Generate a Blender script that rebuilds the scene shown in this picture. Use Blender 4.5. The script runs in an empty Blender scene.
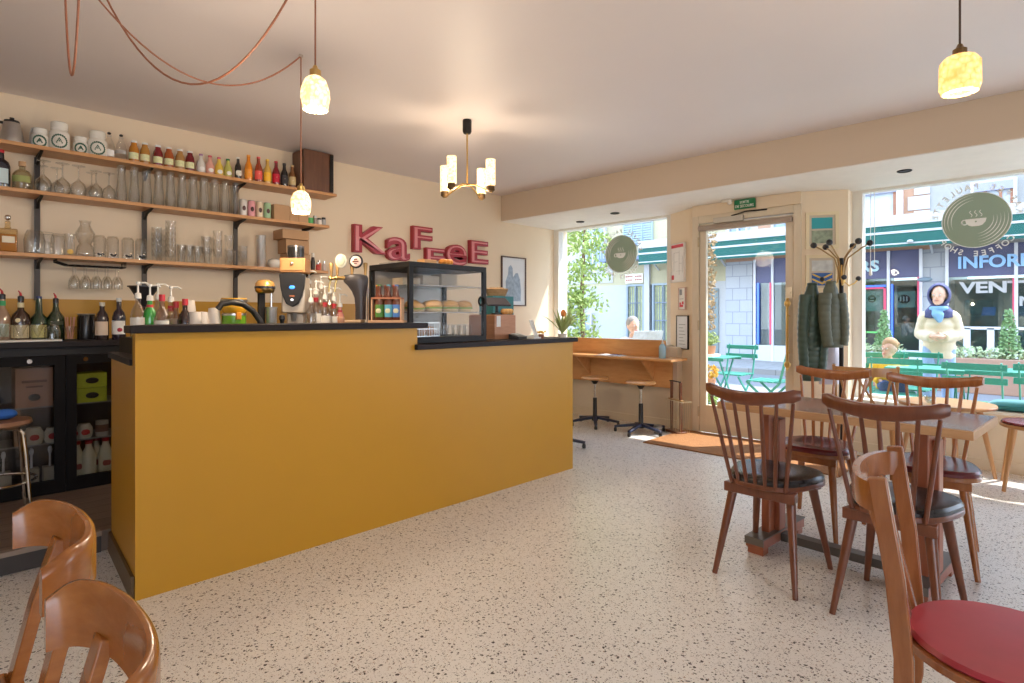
import bpy, math, random
from mathutils import Vector, Matrix
random.seed(7)
PI = math.pi
sc = bpy.context.scene
col = sc.collection
R = math.radians

# ------------------------------------------------------------------ camera
YAW = R(44.15)
cam_d = bpy.data.cameras.new('camera')
cam_d.sensor_width = 36
cam_d.lens = 580 * 36 / 1024
cam_d.shift_y = -26 / 1024
cam_d.clip_start = 0.05
cam = bpy.data.objects.new('camera', cam_d)
col.objects.link(cam)
cam.location = (0, 0, 1.2)
cam.rotation_euler = (PI / 2, 0, YAW)
sc.camera = cam
sc.view_settings.view_transform = 'Standard'
sc.view_settings.look = 'None'
sc.view_settings.gamma = 1
sc.view_settings.use_curve_mapping = False
sc.view_settings.exposure = 0.0

# ------------------------------------------------------------------ materials
MATS = {}
def nodes(name):
    m = bpy.data.materials.new(name)
    m.use_nodes = True
    nt = m.node_tree
    return m, nt, nt.nodes['Principled BSDF']
def mixcol(nt, fac, a, b):
    n = nt.nodes.new('ShaderNodeMix'); n.data_type = 'RGBA'
    for s, v in ((0, fac), (6, a), (7, b)):
        if hasattr(v, 'is_linked') or hasattr(v, 'links'): nt.links.new(v, n.inputs[s])
        else: n.inputs[s].default_value = v if s == 0 else (*v, 1)
    return n.outputs[2]
def coords(nt, scale=(1, 1, 1), rot=(0, 0, 0)):
    tc = nt.nodes.new('ShaderNodeTexCoord')
    mp = nt.nodes.new('ShaderNodeMapping')
    mp.inputs['Scale'].default_value = scale
    mp.inputs['Rotation'].default_value = rot
    nt.links.new(tc.outputs['Object'], mp.inputs[0])
    return mp.outputs[0]
def noise(nt, vec, scale, detail=3, rough=.5):
    n = nt.nodes.new('ShaderNodeTexNoise')
    n.inputs['Scale'].default_value = scale
    n.inputs['Detail'].default_value = detail
    n.inputs['Roughness'].default_value = rough
    nt.links.new(vec, n.inputs['Vector'])
    return n.outputs['Fac']
def ramp(nt, fac, stops):
    n = nt.nodes.new('ShaderNodeValToRGB')
    el = n.color_ramp.elements
    while len(el) < len(stops): el.new(0.5)
    for e, (p, c) in zip(el, stops):
        e.position = p; e.color = (*c, 1) if len(c) == 3 else c
    nt.links.new(fac, n.inputs[0])
    return n.outputs[0]
def bump(nt, b, h, strength=.2, dist=.01):
    n = nt.nodes.new('ShaderNodeBump')
    n.inputs['Strength'].default_value = strength
    n.inputs['Distance'].default_value = dist
    nt.links.new(h, n.inputs['Height'])
    nt.links.new(n.outputs[0], b.inputs['Normal'])
def M(name, c, rough=.5, metal=0, var=.06, vs=8, bmp=0, spec=.5, coat=0, sheen=0):
    if name in MATS: return MATS[name]
    m, nt, b = nodes(name)
    v = coords(nt)
    f = noise(nt, v, vs)
    nt.links.new(mixcol(nt, f, tuple(x * (1 - var) for x in c), tuple(min(1, x * (1 + var)) for x in c)), b.inputs['Base Color'])
    b.inputs['Roughness'].default_value = rough
    b.inputs['Metallic'].default_value = metal
    b.inputs['Specular IOR Level'].default_value = spec
    b.inputs['Coat Weight'].default_value = coat
    b.inputs['Sheen Weight'].default_value = sheen
    if bmp: bump(nt, b, f, bmp, .004)
    MATS[name] = m
    return m
def WOOD(name, c1, c2, scale=(3, 3, 30), rough=.35, coat=0):
    if name in MATS: return MATS[name]
    m, nt, b = nodes(name)
    v = coords(nt, scale)
    f = noise(nt, v, 2.2, 5, .65)
    nt.links.new(ramp(nt, f, [(.3, c1), (.7, c2)]), b.inputs['Base Color'])
    b.inputs['Roughness'].default_value = rough
    b.inputs['Coat Weight'].default_value = coat
    b.inputs['Coat Roughness'].default_value = .2
    bump(nt, b, f, .06, .002)
    MATS[name] = m
    return m
def GLASS(name, tint=(1, 1, 1), refl=.9, rough=.02, base=.04, power=2.2):
    """thin glass: clear straight through, mirror-like towards grazing angles"""
    if name in MATS: return MATS[name]
    m = bpy.data.materials.new(name); m.use_nodes = True
    nt = m.node_tree; nt.nodes.clear()
    out = nt.nodes.new('ShaderNodeOutputMaterial')
    tr = nt.nodes.new('ShaderNodeBsdfTransparent'); tr.inputs[0].default_value = (*tint, 1)
    gl = nt.nodes.new('ShaderNodeBsdfGlossy'); gl.inputs['Roughness'].default_value = rough
    lw = nt.nodes.new('ShaderNodeLayerWeight'); lw.inputs[0].default_value = .5
    pw = nt.nodes.new('ShaderNodeMath'); pw.operation = 'POWER'; pw.inputs[1].default_value = power
    ml = nt.nodes.new('ShaderNodeMath'); ml.operation = 'MULTIPLY_ADD'; ml.inputs[1].default_value = refl; ml.inputs[2].default_value = base
    mx = nt.nodes.new('ShaderNodeMixShader')
    L = nt.links.new
    L(lw.outputs['Facing'], pw.inputs[0]); L(pw.outputs[0], ml.inputs[0]); L(ml.outputs[0], mx.inputs[0])
    L(tr.outputs[0], mx.inputs[1]); L(gl.outputs[0], mx.inputs[2]); L(mx.outputs[0], out.inputs[0])
    MATS[name] = m
    return m
def EMIT(name, c, s, tex=0):
    if name in MATS: return MATS[name]
    m, nt, b = nodes(name)
    b.inputs['Base Color'].default_value = (*c, 1)
    b.inputs['Emission Color'].default_value = (*c, 1)
    b.inputs['Emission Strength'].default_value = s
    b.inputs['Roughness'].default_value = .15
    if tex:
        v = coords(nt)
        vo = nt.nodes.new('ShaderNodeTexVoronoi'); vo.inputs['Scale'].default_value = tex
        nt.links.new(v, vo.inputs['Vector'])
        nt.links.new(ramp(nt, vo.outputs['Distance'], [(.0, tuple(min(1, x * 1.25) for x in c)), (.75, (c[0] * .8, c[1] * .5, c[2] * .2))]), b.inputs['Emission Color'])
        bump(nt, b, vo.outputs['Distance'], .8, .01)
    MATS[name] = m
    return m

def terrazzo():
    m, nt, b = nodes('terrazzo')
    v = coords(nt)
    L = nt.links.new
    base = mixcol(nt, noise(nt, v, 1.3, 4), (.745, .725, .685), (.84, .825, .79))
    for sc_, th, cc, sd in ((46, .24, (.035, .026, .022), 0), (88, .27, (.06, .042, .032), 3), (84, .2, (.34, .2, .11), 9), (150, .28, (.16, .12, .1), 5)):
        vo = nt.nodes.new('ShaderNodeTexVoronoi'); vo.inputs['Scale'].default_value = sc_
        mp = nt.nodes.new('ShaderNodeMapping'); mp.inputs['Location'].default_value = (sd, sd * .7, sd * .3)
        wob = nt.nodes.new('ShaderNodeTexNoise'); wob.inputs['Scale'].default_value = sc_ * 1.6
        L(v, wob.inputs['Vector'])
        ad = nt.nodes.new('ShaderNodeMix'); ad.data_type = 'VECTOR'; ad.inputs[0].default_value = .018
        L(v, ad.inputs[4]); L(wob.outputs['Color'], ad.inputs[5])
        L(ad.outputs[1], mp.inputs[0]); L(mp.outputs[0], vo.inputs['Vector'])
        cmpn = nt.nodes.new('ShaderNodeMath'); cmpn.operation = 'LESS_THAN'; cmpn.inputs[1].default_value = th
        L(vo.outputs['Distance'], cmpn.inputs[0])
        # only some of the cells hold a chip
        sep = nt.nodes.new('ShaderNodeSeparateColor'); L(vo.outputs['Color'], sep.inputs[0])
        c2 = nt.nodes.new('ShaderNodeMath'); c2.operation = 'LESS_THAN'; c2.inputs[1].default_value = .46
        L(sep.outputs[0], c2.inputs[0])
        mu = nt.nodes.new('ShaderNodeMath'); mu.operation = 'MULTIPLY'
        L(cmpn.outputs[0], mu.inputs[0]); L(c2.outputs[0], mu.inputs[1])
        base = mixcol(nt, mu.outputs[0], base, cc)
    L(base, b.inputs['Base Color'])
    b.inputs['Roughness'].default_value = .28
    bump(nt, b, noise(nt, v, 3, 3), .03, .01)
    return m
MATS['terrazzo'] = terrazzo()
def planks(name, c1, c2, wd=.14, rough=.4, ax=0):
    m, nt, b = nodes(name)
    v = coords(nt, (1, 1, 1), (0, 0, 0 if ax == 0 else PI / 2))
    br = nt.nodes.new('ShaderNodeTexBrick')
    br.inputs['Scale'].default_value = 1
    br.inputs['Brick Width'].default_value = 1.1
    br.inputs['Row Height'].default_value = wd
    br.inputs['Mortar Size'].default_value = .003
    br.inputs['Color1'].default_value = (*c1, 1); br.inputs['Color2'].default_value = (*c2, 1)
    br.inputs['Mortar'].default_value = (.02, .015, .01, 1)
    nt.links.new(v, br.inputs['Vector'])
    f = noise(nt, coords(nt, (4, 30, 1) if ax == 0 else (30, 4, 1)), 2, 4)
    mm = nt.nodes.new('ShaderNodeMix'); mm.data_type = 'RGBA'; mm.blend_type = 'MULTIPLY'; mm.inputs[0].default_value = .7
    nt.links.new(br.outputs['Color'], mm.inputs[6])
    nt.links.new(ramp(nt, f, [(.3, (.55, .55, .55)), (.7, (1, 1, 1))]), mm.inputs[7])
    nt.links.new(mm.outputs[2], b.inputs['Base Color'])
    b.inputs['Roughness'].default_value = rough
    MATS[name] = m
    return m
def blocks(name, c1, c2, mortar, w, h, rough=.7, rot=(PI / 2, 0, 0)):
    m, nt, b = nodes(name)
    v = coords(nt, (1, 1, 1), rot)
    br = nt.nodes.new('ShaderNodeTexBrick')
    br.inputs['Scale'].default_value = 1
    br.inputs['Brick Width'].default_value = w
    br.inputs['Row Height'].default_value = h
    br.inputs['Mortar Size'].default_value = .012
    br.inputs['Color1'].default_value = (*c1, 1); br.inputs['Color2'].default_value = (*c2, 1); br.inputs['Mortar'].default_value = (*mortar, 1)
    nt.links.new(v, br.inputs['Vector'])
    nt.links.new(br.outputs['Color'], b.inputs['Base Color'])
    b.inputs['Roughness'].default_value = rough
    MATS[name] = m
    return m

wall_m = M('wall_paint', (.82, .68, .50), .75, var=.03, vs=2)
ceil_m = M('ceiling_paint', (.78, .725, .725), .5, var=.03, vs=1.5)
beam_m = M('beam_paint', (.66, .54, .41), .7, var=.03, vs=2)
trimw = M('white_paint', (.82, .80, .74), .4, var=.03)
creamw = M('cream_paint', (.74, .64, .49), .45, var=.05)
mustard = M('mustard_paint', (.54, .272, .018), .38, var=.05, vs=3)
mustard_end = mustard
blacktop = M('black_top', (.018, .013, .013), .45, var=.2, vs=20, spec=.2)
black = M('black_metal', (.016, .014, .013), .45, var=.2, spec=.25)
blackpl = M('black_plastic', (.02, .02, .022), .3, var=.2)
steel = M('brushed_steel', (.62, .60, .57), .28, 1, var=.1, vs=30)
chrome = M('chrome', (.75, .74, .72), .12, 1, var=.05)
brass = M('brass', (.70, .46, .16), .28, 1, var=.1)
shelfw = WOOD('shelf_wood', (.52, .24, .09), (.66, .34, .14), (18, 2, 18), .4)
oak = WOOD('orange_oak', (.62, .31, .11), (.76, .43, .18), (3, 14, 14), .35)
ply = WOOD('orange_ply', (.62, .30, .10), (.74, .40, .16), (2, 12, 12), .35)
walnut = WOOD('walnut', (.10, .04, .02), (.17, .07, .035), (20, 20, 2), .4)
darkchair = WOOD('dark_chair_wood', (.125, .034, .014), (.20, .060, .024), (18, 18, 3), .28, .3)
midchair = WOOD('chestnut_chair_wood', (.27, .088, .026), (.39, .145, .046), (18, 18, 3), .25, .4)
honey = WOOD('honey_chair_wood', (.30, .090, .014), (.43, .150, .030), (6, 6, 16), .22, .5)
lightch = WOOD('light_chair_wood', (.40, .19, .07), (.50, .26, .10), (18, 18, 3), .3, .3)
blackseat = M('black_vinyl', (.02, .018, .02), .25, var=.2, vs=20)
oxblood = M('oxblood_vinyl', (.13, .018, .022), .22, var=.2, vs=14, bmp=.2)
redseat = M('red_leather', (.42, .035, .055), .4, var=.18, vs=9, bmp=.15)
cardb = M('cardboard', (.50, .30, .16), .8, var=.06)
white_cer = M('white_ceramic', (.80, .76, .68), .2, var=.02)
paperw = M('white_paper', (.86, .85, .82), .6, var=.02)
green_p = M('green_enamel', (.045, .29, .215), .35, var=.06)
dkgreen = M('dark_green_print', (.02, .09, .05), .5)
teal_aw = M('teal_awning', (.008, .10, .082), .7, var=.06)
clear = GLASS('clear_glass', (.965, .965, .958), .9, .03, .05, 2.9)
clear2 = GLASS('window_glass', (.985, .99, .99), .4, .0, .007, 4)
shopgl = GLASS('shop_glass', (.62, .72, .72), .6, .02, .08, 2.5)
cork = M('cork', (.62, .38, .2), .8)
redcap = M('red_plastic', (.55, .02, .03), .35)
leafm = M('leaf_green', (.16, .30, .05), .5, var=.4, vs=6)
leafl = M('leaf_pale_green', (.42, .52, .20), .5, var=.4, vs=5)

# ------------------------------------------------------------------ mesh builder
class MB:
    def __init__(s): s.v = []; s.f = []
    def add(s, vs, fs):
        o = len(s.v); s.v += [tuple(v) for v in vs]; s.f += [tuple(i + o for i in f) for f in fs]; return s
    def box(s, x0, x1, y0, y1, z0, z1):
        return s.add([(x0, y0, z0), (x1, y0, z0), (x1, y1, z0), (x0, y1, z0), (x0, y0, z1), (x1, y0, z1), (x1, y1, z1), (x0, y1, z1)],
                     [(0, 3, 2, 1), (4, 5, 6, 7), (0, 1, 5, 4), (1, 2, 6, 5), (2, 3, 7, 6), (3, 0, 4, 7)])
    def obox(s, c, size, rot=(0, 0, 0)):
        from mathutils import Euler
        Rm = Euler(rot).to_matrix(); c = Vector(c); hx, hy, hz = [a / 2 for a in size]
        P = [(-hx, -hy, -hz), (hx, -hy, -hz), (hx, hy, -hz), (-hx, hy, -hz), (-hx, -hy, hz), (hx, -hy, hz), (hx, hy, hz), (-hx, hy, hz)]
        return s.add([c + Rm @ Vector(p) for p in P], [(0, 3, 2, 1), (4, 5, 6, 7), (0, 1, 5, 4), (1, 2, 6, 5), (2, 3, 7, 6), (3, 0, 4, 7)])
    def bar(s, a, b, w, d, up=(0, 0, 1), w2=None, d2=None):
        """square-section bar from a to b; w is across, d along up-ish"""
        a = Vector(a); b = Vector(b); t = (b - a).normalized(); u = Vector(up)
        x = t.cross(u)
        if x.length < 1e-4: x = t.cross(Vector((1, 0, 0)))
        x.normalize(); y = x.cross(t).normalized()
        w2 = w if w2 is None else w2; d2 = d if d2 is None else d2
        vs = [p + x * sx * ww / 2 + y * sy * dd / 2 for p, ww, dd in ((a, w, d), (b, w2, d2)) for sx, sy in ((-1, -1), (1, -1), (1, 1), (-1, 1))]
        return s.add(vs, [(0, 1, 2, 3)[::-1], (4, 5, 6, 7), (0, 1, 5, 4), (1, 2, 6, 5), (2, 3, 7, 6), (3, 0, 4, 7)])
    def tube(s, path, r, n=8, sq=None):
        path = [Vector(p) for p in path]; m = len(path)
        rs = r if isinstance(r, (list, tuple)) else [r] * m
        vs = []; prev = None
        for i, p in enumerate(path):
            t = (path[min(i + 1, m - 1)] - path[max(i - 1, 0)])
            t = t.normalized() if t.length > 1e-9 else Vector((0, 0, 1))
            if prev is None:
                x = t.cross(Vector((0, 0, 1)))
                if x.length < 1e-3: x = Vector((1, 0, 0))
            else:
                x = prev - t * prev.dot(t)
            x.normalize(); prev = x; y = t.cross(x)
            kx, ky = sq if sq else (1, 1)
            for k in range(n):
                a = 2 * PI * k / n
                vs.append(p + x * math.cos(a) * rs[i] * kx + y * math.sin(a) * rs[i] * ky)
        fs = [(i * n + k, i * n + (k + 1) % n, (i + 1) * n + (k + 1) % n, (i + 1) * n + k) for i in range(m - 1) for k in range(n)]
        fs += [tuple(range(n))[::-1], tuple((m - 1) * n + k for k in range(n))]
        return s.add(vs, fs)
    def cyl(s, a, b, r, r2=None, n=16):
        return s.tube([a, b], [r, r if r2 is None else r2], n)
    def lathe(s, prof, n=20, c=(0, 0, 0), sx=1, sy=1):
        vs = []; m = len(prof); cx, cy, cz = c
        for r, z in prof:
            for k in range(n):
                a = 2 * PI * k / n
                vs.append((cx + r * sx * math.cos(a), cy + r * sy * math.sin(a), cz + z))
        fs = [(i * n + k, i * n + (k + 1) % n, (i + 1) * n + (k + 1) % n, (i + 1) * n + k) for i in range(m - 1) for k in range(n)]
        fs += [tuple(range(n))[::-1], tuple((m - 1) * n + k for k in range(n))]
        return s.add(vs, fs)
    def ball(s, c, r, sc_=(1, 1, 1), n=14, m=8):
        pr = [(max(1e-4, math.sin(PI * i / m)), -math.cos(PI * i / m)) for i in range(m + 1)]
        o = len(s.v)
        s.lathe(pr, n)
        for i in range(o, len(s.v)):
            x, y, z = s.v[i]; s.v[i] = (c[0] + x * r * sc_[0], c[1] + y * r * sc_[1], c[2] + z * r * sc_[2])
        return s
    def prism(s, poly, z0, z1, ax='z'):
        """closed 2D outline extruded along an axis; ax x: (y,z) outline, y: (x,z) outline"""
        n = len(poly)
        def q(p, h): return (p[0], p[1], h) if ax == 'z' else ((h, p[0], p[1]) if ax == 'x' else (p[0], h, p[1]))
        vs = [q(p, z0) for p in poly] + [q(p, z1) for p in poly]
        fs = [tuple(range(n))[::-1], tuple(range(n, 2 * n))] + [(i, (i + 1) % n, n + (i + 1) % n, n + i) for i in range(n)]
        return s.add(vs, fs)
    def strip(s, path, prof, up=(0, 0, 1), closed=False):
        """sweep a closed 2D profile (side, up) along a path kept upright"""
        path = [Vector(p) for p in path]; m = len(path); n = len(prof); U = Vector(up); vs = []
        for i, p in enumerate(path):
            a = path[(i - 1) % m if closed else max(i - 1, 0)]; b = path[(i + 1) % m if closed else min(i + 1, m - 1)]
            t = (b - a).normalized(); x = t.cross(U).normalized(); y = x.cross(t).normalized()
            vs += [p + x * u + y * w for u, w in prof]
        mm = m if closed else m - 1
        fs = [(i * n + k, i * n + (k + 1) % n, ((i + 1) % m) * n + (k + 1) % n, ((i + 1) % m) * n + k) for i in range(mm) for k in range(n)]
        if not closed: fs += [tuple(range(n))[::-1], tuple((m - 1) * n + k for k in range(n))]
        return s.add(vs, fs)
    def ring(s, R_, r, c=(0, 0, 0), n=28, k=8, ax='z'):
        pts = []
        vs = []
        for i in range(n):
            a = 2 * PI * i / n
            for j in range(k):
                b = 2 * PI * j / k
                x = (R_ + r * math.cos(b)) * math.cos(a); y = (R_ + r * math.cos(b)) * math.sin(a); z = r * math.sin(b)
                p = (x, y, z) if ax == 'z' else ((z, x, y) if ax == 'x' else (x, z, y))
                vs.append((c[0] + p[0], c[1] + p[1], c[2] + p[2]))
        fs = [(i * k + j, ((i + 1) % n) * k + j, ((i + 1) % n) * k + (j + 1) % k, i * k + (j + 1) % k) for i in range(n) for j in range(k)]
        return s.add(vs, fs)
    def mesh(s, name):
        me = bpy.data.meshes.new(name); me.from_pydata(s.v, [], s.f); me.validate(); me.update()
        import bmesh
        bm = bmesh.new(); bm.from_mesh(me); bmesh.ops.recalc_face_normals(bm, faces=bm.faces); bm.to_mesh(me); bm.free()
        return me
    def build(s, name, mat, parent=None, loc=(0, 0, 0), rz=0, bev=0, smooth=35, sub=0, remesh=0):
        me = s.mesh(name)
        me.materials.append(mat)
        o = bpy.data.objects.new(name, me); col.objects.link(o)
        if parent: o.parent = parent
        o.location = loc; o.rotation_euler = (0, 0, rz)
        if remesh:
            md = o.modifiers.new('r', 'REMESH'); md.mode = 'VOXEL'; md.voxel_size = remesh; md.use_smooth_shade = True
            md = o.modifiers.new('s', 'SMOOTH'); md.factor = .5; md.iterations = 4
            dg = bpy.context.evaluated_depsgraph_get()
            me2 = bpy.data.meshes.new_from_object(o.evaluated_get(dg)); o.modifiers.clear()
            o.data = me2; me = me2
            if not me.materials: me.materials.append(mat)
            me.polygons.foreach_set('use_smooth', [True] * len(me.polygons))
            return o
        if smooth:
            me.polygons.foreach_set('use_smooth', [True] * len(me.polygons))
            me.set_sharp_from_angle(angle=R(smooth))
        if bev:
            md = o.modifiers.new('b', 'BEVEL'); md.width = bev; md.segments = 2; md.limit_method = 'ANGLE'; md.angle_limit = R(40)
        if sub:
            md = o.modifiers.new('s', 'SUBSURF'); md.levels = sub; md.render_levels = sub
        return o

def tag(o, label=None, cat=None, group=None, kind=None):
    if label: o['label'] = label
    if cat: o['category'] = cat
    if group: o['group'] = group
    if kind: o['kind'] = kind
    return o
def thing(name, label, cat, loc=(0, 0, 0), rz=0, group=None):
    o = bpy.data.objects.new(name, None); col.objects.link(o)
    o.location = loc; o.rotation_euler = (0, 0, rz); o.empty_display_size = .1
    return tag(o, label, cat, group)
def struct(name, mb, mat, bev=0):
    return tag(mb.build(name, mat, None, bev=bev), kind='structure')
def dup(root, loc, rz=None, label=None, group=None, scale=None):
    def cp(o, par):
        c = o.copy(); col.objects.link(c); c.parent = par
        for ch in o.children: cp(ch, c)
        return c
    r = cp(root, None); r.location = loc
    if rz is not None: r.rotation_euler = (0, 0, rz)
    if label: r['label'] = label
    if group: r['group'] = group
    if scale: r.scale = scale if isinstance(scale, tuple) else (scale,) * 3
    return r
AX_WALL = Matrix(((0, 0, 1), (1, 0, 0), (0, 1, 0)))       # text on the bar wall, read from +X
AX_STREET = Matrix(((1, 0, 0), (0, 0, -1), (0, 1, 0)))    # faces -Y
AX_OUT = Matrix(((-1, 0, 0), (0, 0, 1), (0, 1, 0)))       # faces +Y (read from outside)
def text_verts(body, extrude=.01, offset=0.0, res=4):
    cu = bpy.data.curves.new('t', 'FONT'); cu.body = body; cu.size = 1; cu.extrude = extrude; cu.offset = offset; cu.resolution_u = res
    o = bpy.data.objects.new('t', cu); col.objects.link(o)
    dg = bpy.context.evaluated_depsgraph_get()
    me = bpy.data.meshes.new_from_object(o.evaluated_get(dg))
    vs = [v.co.copy() for v in me.vertices]; fs = [tuple(p.vertices) for p in me.polygons]
    bpy.data.objects.remove(o); bpy.data.curves.remove(cu); bpy.data.meshes.remove(me)
    return vs, fs
def text(name, body, mat, axes, org, w, h, depth, parent=None, offset=0.0, grow=0, mb=None):
    """lettering fitted to w x h, lower-left at org, front face at depth in front"""
    vs, fs = text_verts(body, .5, offset)
    x0 = min(v.x for v in vs); x1 = max(v.x for v in vs); y0 = min(v.y for v in vs); y1 = max(v.y for v in vs)
    out = []
    for v in vs:
        p = Vector(((v.x - x0) / (x1 - x0) * (w + 2 * grow) - grow, (v.y - y0) / (y1 - y0) * (h + 2 * grow) - grow, (v.z + .5) * depth))
        out.append(Vector(org) + axes @ p)
    m = mb or MB(); m.add(out, fs)
    if mb: return m
    return m.build(name, mat, parent, smooth=0)

WX = -4.93      # bar wall
H = 2.63        # ceiling
# ================================================================== SETTING
mb = MB().box(WX - .2, 5.0, -4.0, 6.0, -.12, 0); struct('floor', mb, MATS['terrazzo'])
mb = MB().box(WX - .2, 5.0, -4.0, 6.15, H, H + .2); struct('ceiling', mb, ceil_m)
mb = MB().box(WX - .2, WX, -4.0, 6.15, 0, H); struct('wall_left', mb, wall_m)
mb = MB().box(WX - .2, 5.0, -4.2, -4.0, 0, H); struct('wall_back', mb, wall_m)
mb = MB().box(WX, 5.0, 4.89, 6.15, 2.33, H); struct('trim_1', mb, beam_m)
mb = MB().box(WX, 5.0, 4.90, 6.14, 2.324, 2.33); struct('ceiling_soffit', mb, M('soffit_bounce_white', (.84, .80, .74), .6))  # thin slab painted whiter to stand for daylight bounced up from outside
# dado on the bar wall
mb = MB().box(WX, WX + .012, -1.5, 3.0, .1, 1.31); struct('wall_left_dado', mb, mustard)
# raised wooden floor behind the bar
mb = MB().box(WX, -3.56, -2.5, 4.2, 0, .102); struct('floor_platform', mb, planks('dark_planks', (.20, .135, .10), (.26, .18, .13), .13, .4, 1))
mb = MB().box(-3.56, -3.545, -2.5, .66, 0, .085); struct('baseboard_platform', mb, M('dark_riser', (.05, .04, .035), .5))
mb = MB().box(-3.575, -3.535, -2.5, .66, .085, .108); struct('trim_2', mb, M('step_trim', (.32, .24, .18), .4))
# low wall and windows of the shop front
mb = MB().box(WX, -3.03, 5.64, 6.0, 0, .86); struct('wall_window_low', mb, creamw)
mb = MB().prism([(-3.23, 5.86), (-2.84, 5.64), (-2.84, 5.72), (-3.23, 6.05)], 0, 2.33); struct('wall_pillar', mb, wall_m)
mb = MB().prism([(-1.78, 5.61), (-1.45, 5.80), (-1.45, 6.05), (-1.78, 5.74)], 0, 2.33); struct('wall_pillar_far', mb, wall_m)
mb = MB().prism([(-2.84, 5.60), (-1.78, 5.58), (-1.78, 5.80), (-2.84, 5.80)], 2.215, 2.33); struct('wall_over_door', mb, wall_m)
mb = MB().box(-1.46, 4.0, 5.80, 6.15, 0, .44); struct('wall_window_seat', mb, creamw)
mb = MB().box(-1.46, 4.0, 5.77, 6.17, .44, .465); struct('trim_3', mb, trimw, .004)
mb = MB().box(-1.46, 4.0, 5.785, 5.80, 0, .085); struct('baseboard_window', mb, creamw)
mb = MB().box(WX, -3.03, 5.625, 5.64, 0, .085); struct('baseboard_stool', mb, creamw)
mb = MB().box(WX, -3.2, 5.64, 6.02, .86, .88); struct('trim_4', mb, trimw, .004)
mb = MB().box(4.0, 4.2, .6, 6.15, 0, H); struct('wall_right_fill_block', mb, wall_m)  # unseen wall, extended to cut the sky fill entering the open side
def window(name, x0, x1, y, z0, z1, muls=()):
    f = MB()
    t = .05
    f.box(x0, x0 + t + .03, y - .05, y + .05, z0, z1).box(x1 - t, x1, y - .05, y + .05, z0, z1)
    f.box(x0 + t + .03, x1 - t, y - .05, y + .05, z0, z0 + t * .6).box(x0 + t + .03, x1 - t, y - .05, y + .05, z1 - t * .6, z1)
    for mx in muls: f.box(mx - .02, mx + .02, y - .05, y + .05, z0 + t * .6, z1 - t * .6)
    w = tag(f.build(name, trimw, None), kind='structure')
    xs = [x0 + t + .03] + [q for mx in muls for q in (mx - .02, mx + .02)] + [x1 - t]
    for i in range(0, len(xs), 2):
        MB().box(xs[i], xs[i + 1], y - .004, y + .004, z0 + t * .6, z1 - t * .6).build('pane', clear2, w, smooth=0)
    return w
window('window_1', WX, -3.23, 5.92, .88, 2.33)
window('window_2', -1.45, 4.0, 5.98, .465, 2.33, (2.3,))
# recessed spots in the soffit
for i, (x, y) in enumerate(((-4.25, 5.55), (-3.62, 5.35), (-.95, 5.35))):
    t = thing('recessed_spotlight', ['black recessed spotlight in the soffit nearest the bar wall', 'black recessed spotlight in the soffit between the coffee cup sticker window and the beam',
              'black recessed spotlight in the soffit in front of the large window'][i], 'spotlight', (x, y, 2.323), group='recessed spotlights')
    MB().ring(.045, .006, (0, 0, -.002)).build('rim', black, t)
    MB().lathe([(.001, -.001), (.04, -.001), (.04, .0), (.001, .0)]).build('lamp_face', blackpl, t)

# ---------------- door
door = MB()
DY = 5.64
door.box(-2.84, -2.77, DY - .04, DY + .06, 0, 2.215).box(-1.85, -1.78, DY - .04, DY + .06, 0, 2.215).box(-2.77, -1.85, DY - .04, DY + .06, 2.14, 2.215)
dr = tag(door.build('door_1', creamw, None, bev=.004), kind='structure')
lf = MB().box(-2.765, -2.70, DY - .02, DY + .025, .01, 2.13).box(-1.925, -1.855, DY - .02, DY + .025, .01, 2.13)
lf.box(-2.70, -1.925, DY - .02, DY + .025, .01, .29).box(-2.70, -1.925, DY - .02, DY + .025, 2.06, 2.13)
leaf = lf.build('door_leaf', creamw, dr, bev=.003)
MB().box(-2.70, -1.925, DY - .002, DY + .006, .29, 2.06).build('pane', clear2, leaf, smooth=0)
MB().box(-2.66, -1.98, DY - .028, DY - .02, .07, .11).box(-2.66, -1.98, DY - .028, DY - .02, .22, .26).box(-2.66, -2.62, DY - .028, DY - .02, .11, .22).box(-2.02, -1.98, DY - .028, DY - .02, .11, .22).build('kick_moulding', creamw, leaf)
bl = MB().cyl((-2.76, DY - .05, 2.085), (-1.86, DY - .05, 2.085), .028).build('blind_roller', M('taupe_fabric', (.42, .34, .28), .8), dr)
MB().box(-2.60, -2.30, DY - .075, DY - .03, 2.12, 2.175).build('door_closer', M('closer_grey', (.6, .55, .47), .4), dr, bev=.004)
MB().tube([(-2.42, DY - .05, 2.18), (-2.25, DY - .14, 2.19), (-2.08, DY - .055, 2.2)], .007).build('closer_arm', black, dr)
hx = -1.89
hm = MB().tube([(hx, DY - .075, .78), (hx, DY - .075, 1.28)], .011, 10)
hm.cyl((hx, DY - .075, .86), (hx, DY - .02, .86), .008).cyl((hx, DY - .075, 1.2), (hx, DY - .02, 1.2), .008)
hm.ball((hx, DY - .075, 1.31), .028, (1, .5, 1.2)).ball((hx, DY - .075, .75), .028, (1, .5, 1.2)).ball((hx, DY - .075, 1.35), .014).ball((hx, DY - .075, .71), .014)
hm.build('door_handle', brass, leaf)
MB().box(hx - .03, hx + .03, DY - .03, DY - .02, 1.36, 1.46).cyl((hx, DY - .04, 1.41), (hx, DY - .03, 1.41), .014).build('lock', M('lock_plate', (.75, .68, .55), .3, .3), leaf)
for z in (.22, 1.1, 1.95):
    MB().cyl((-2.768, DY - .045, z - .05), (-2.768, DY - .045, z + .05), .009).build('hinge', M('hinge_brass', (.55, .45, .3), .4, .7), dr)
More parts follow.
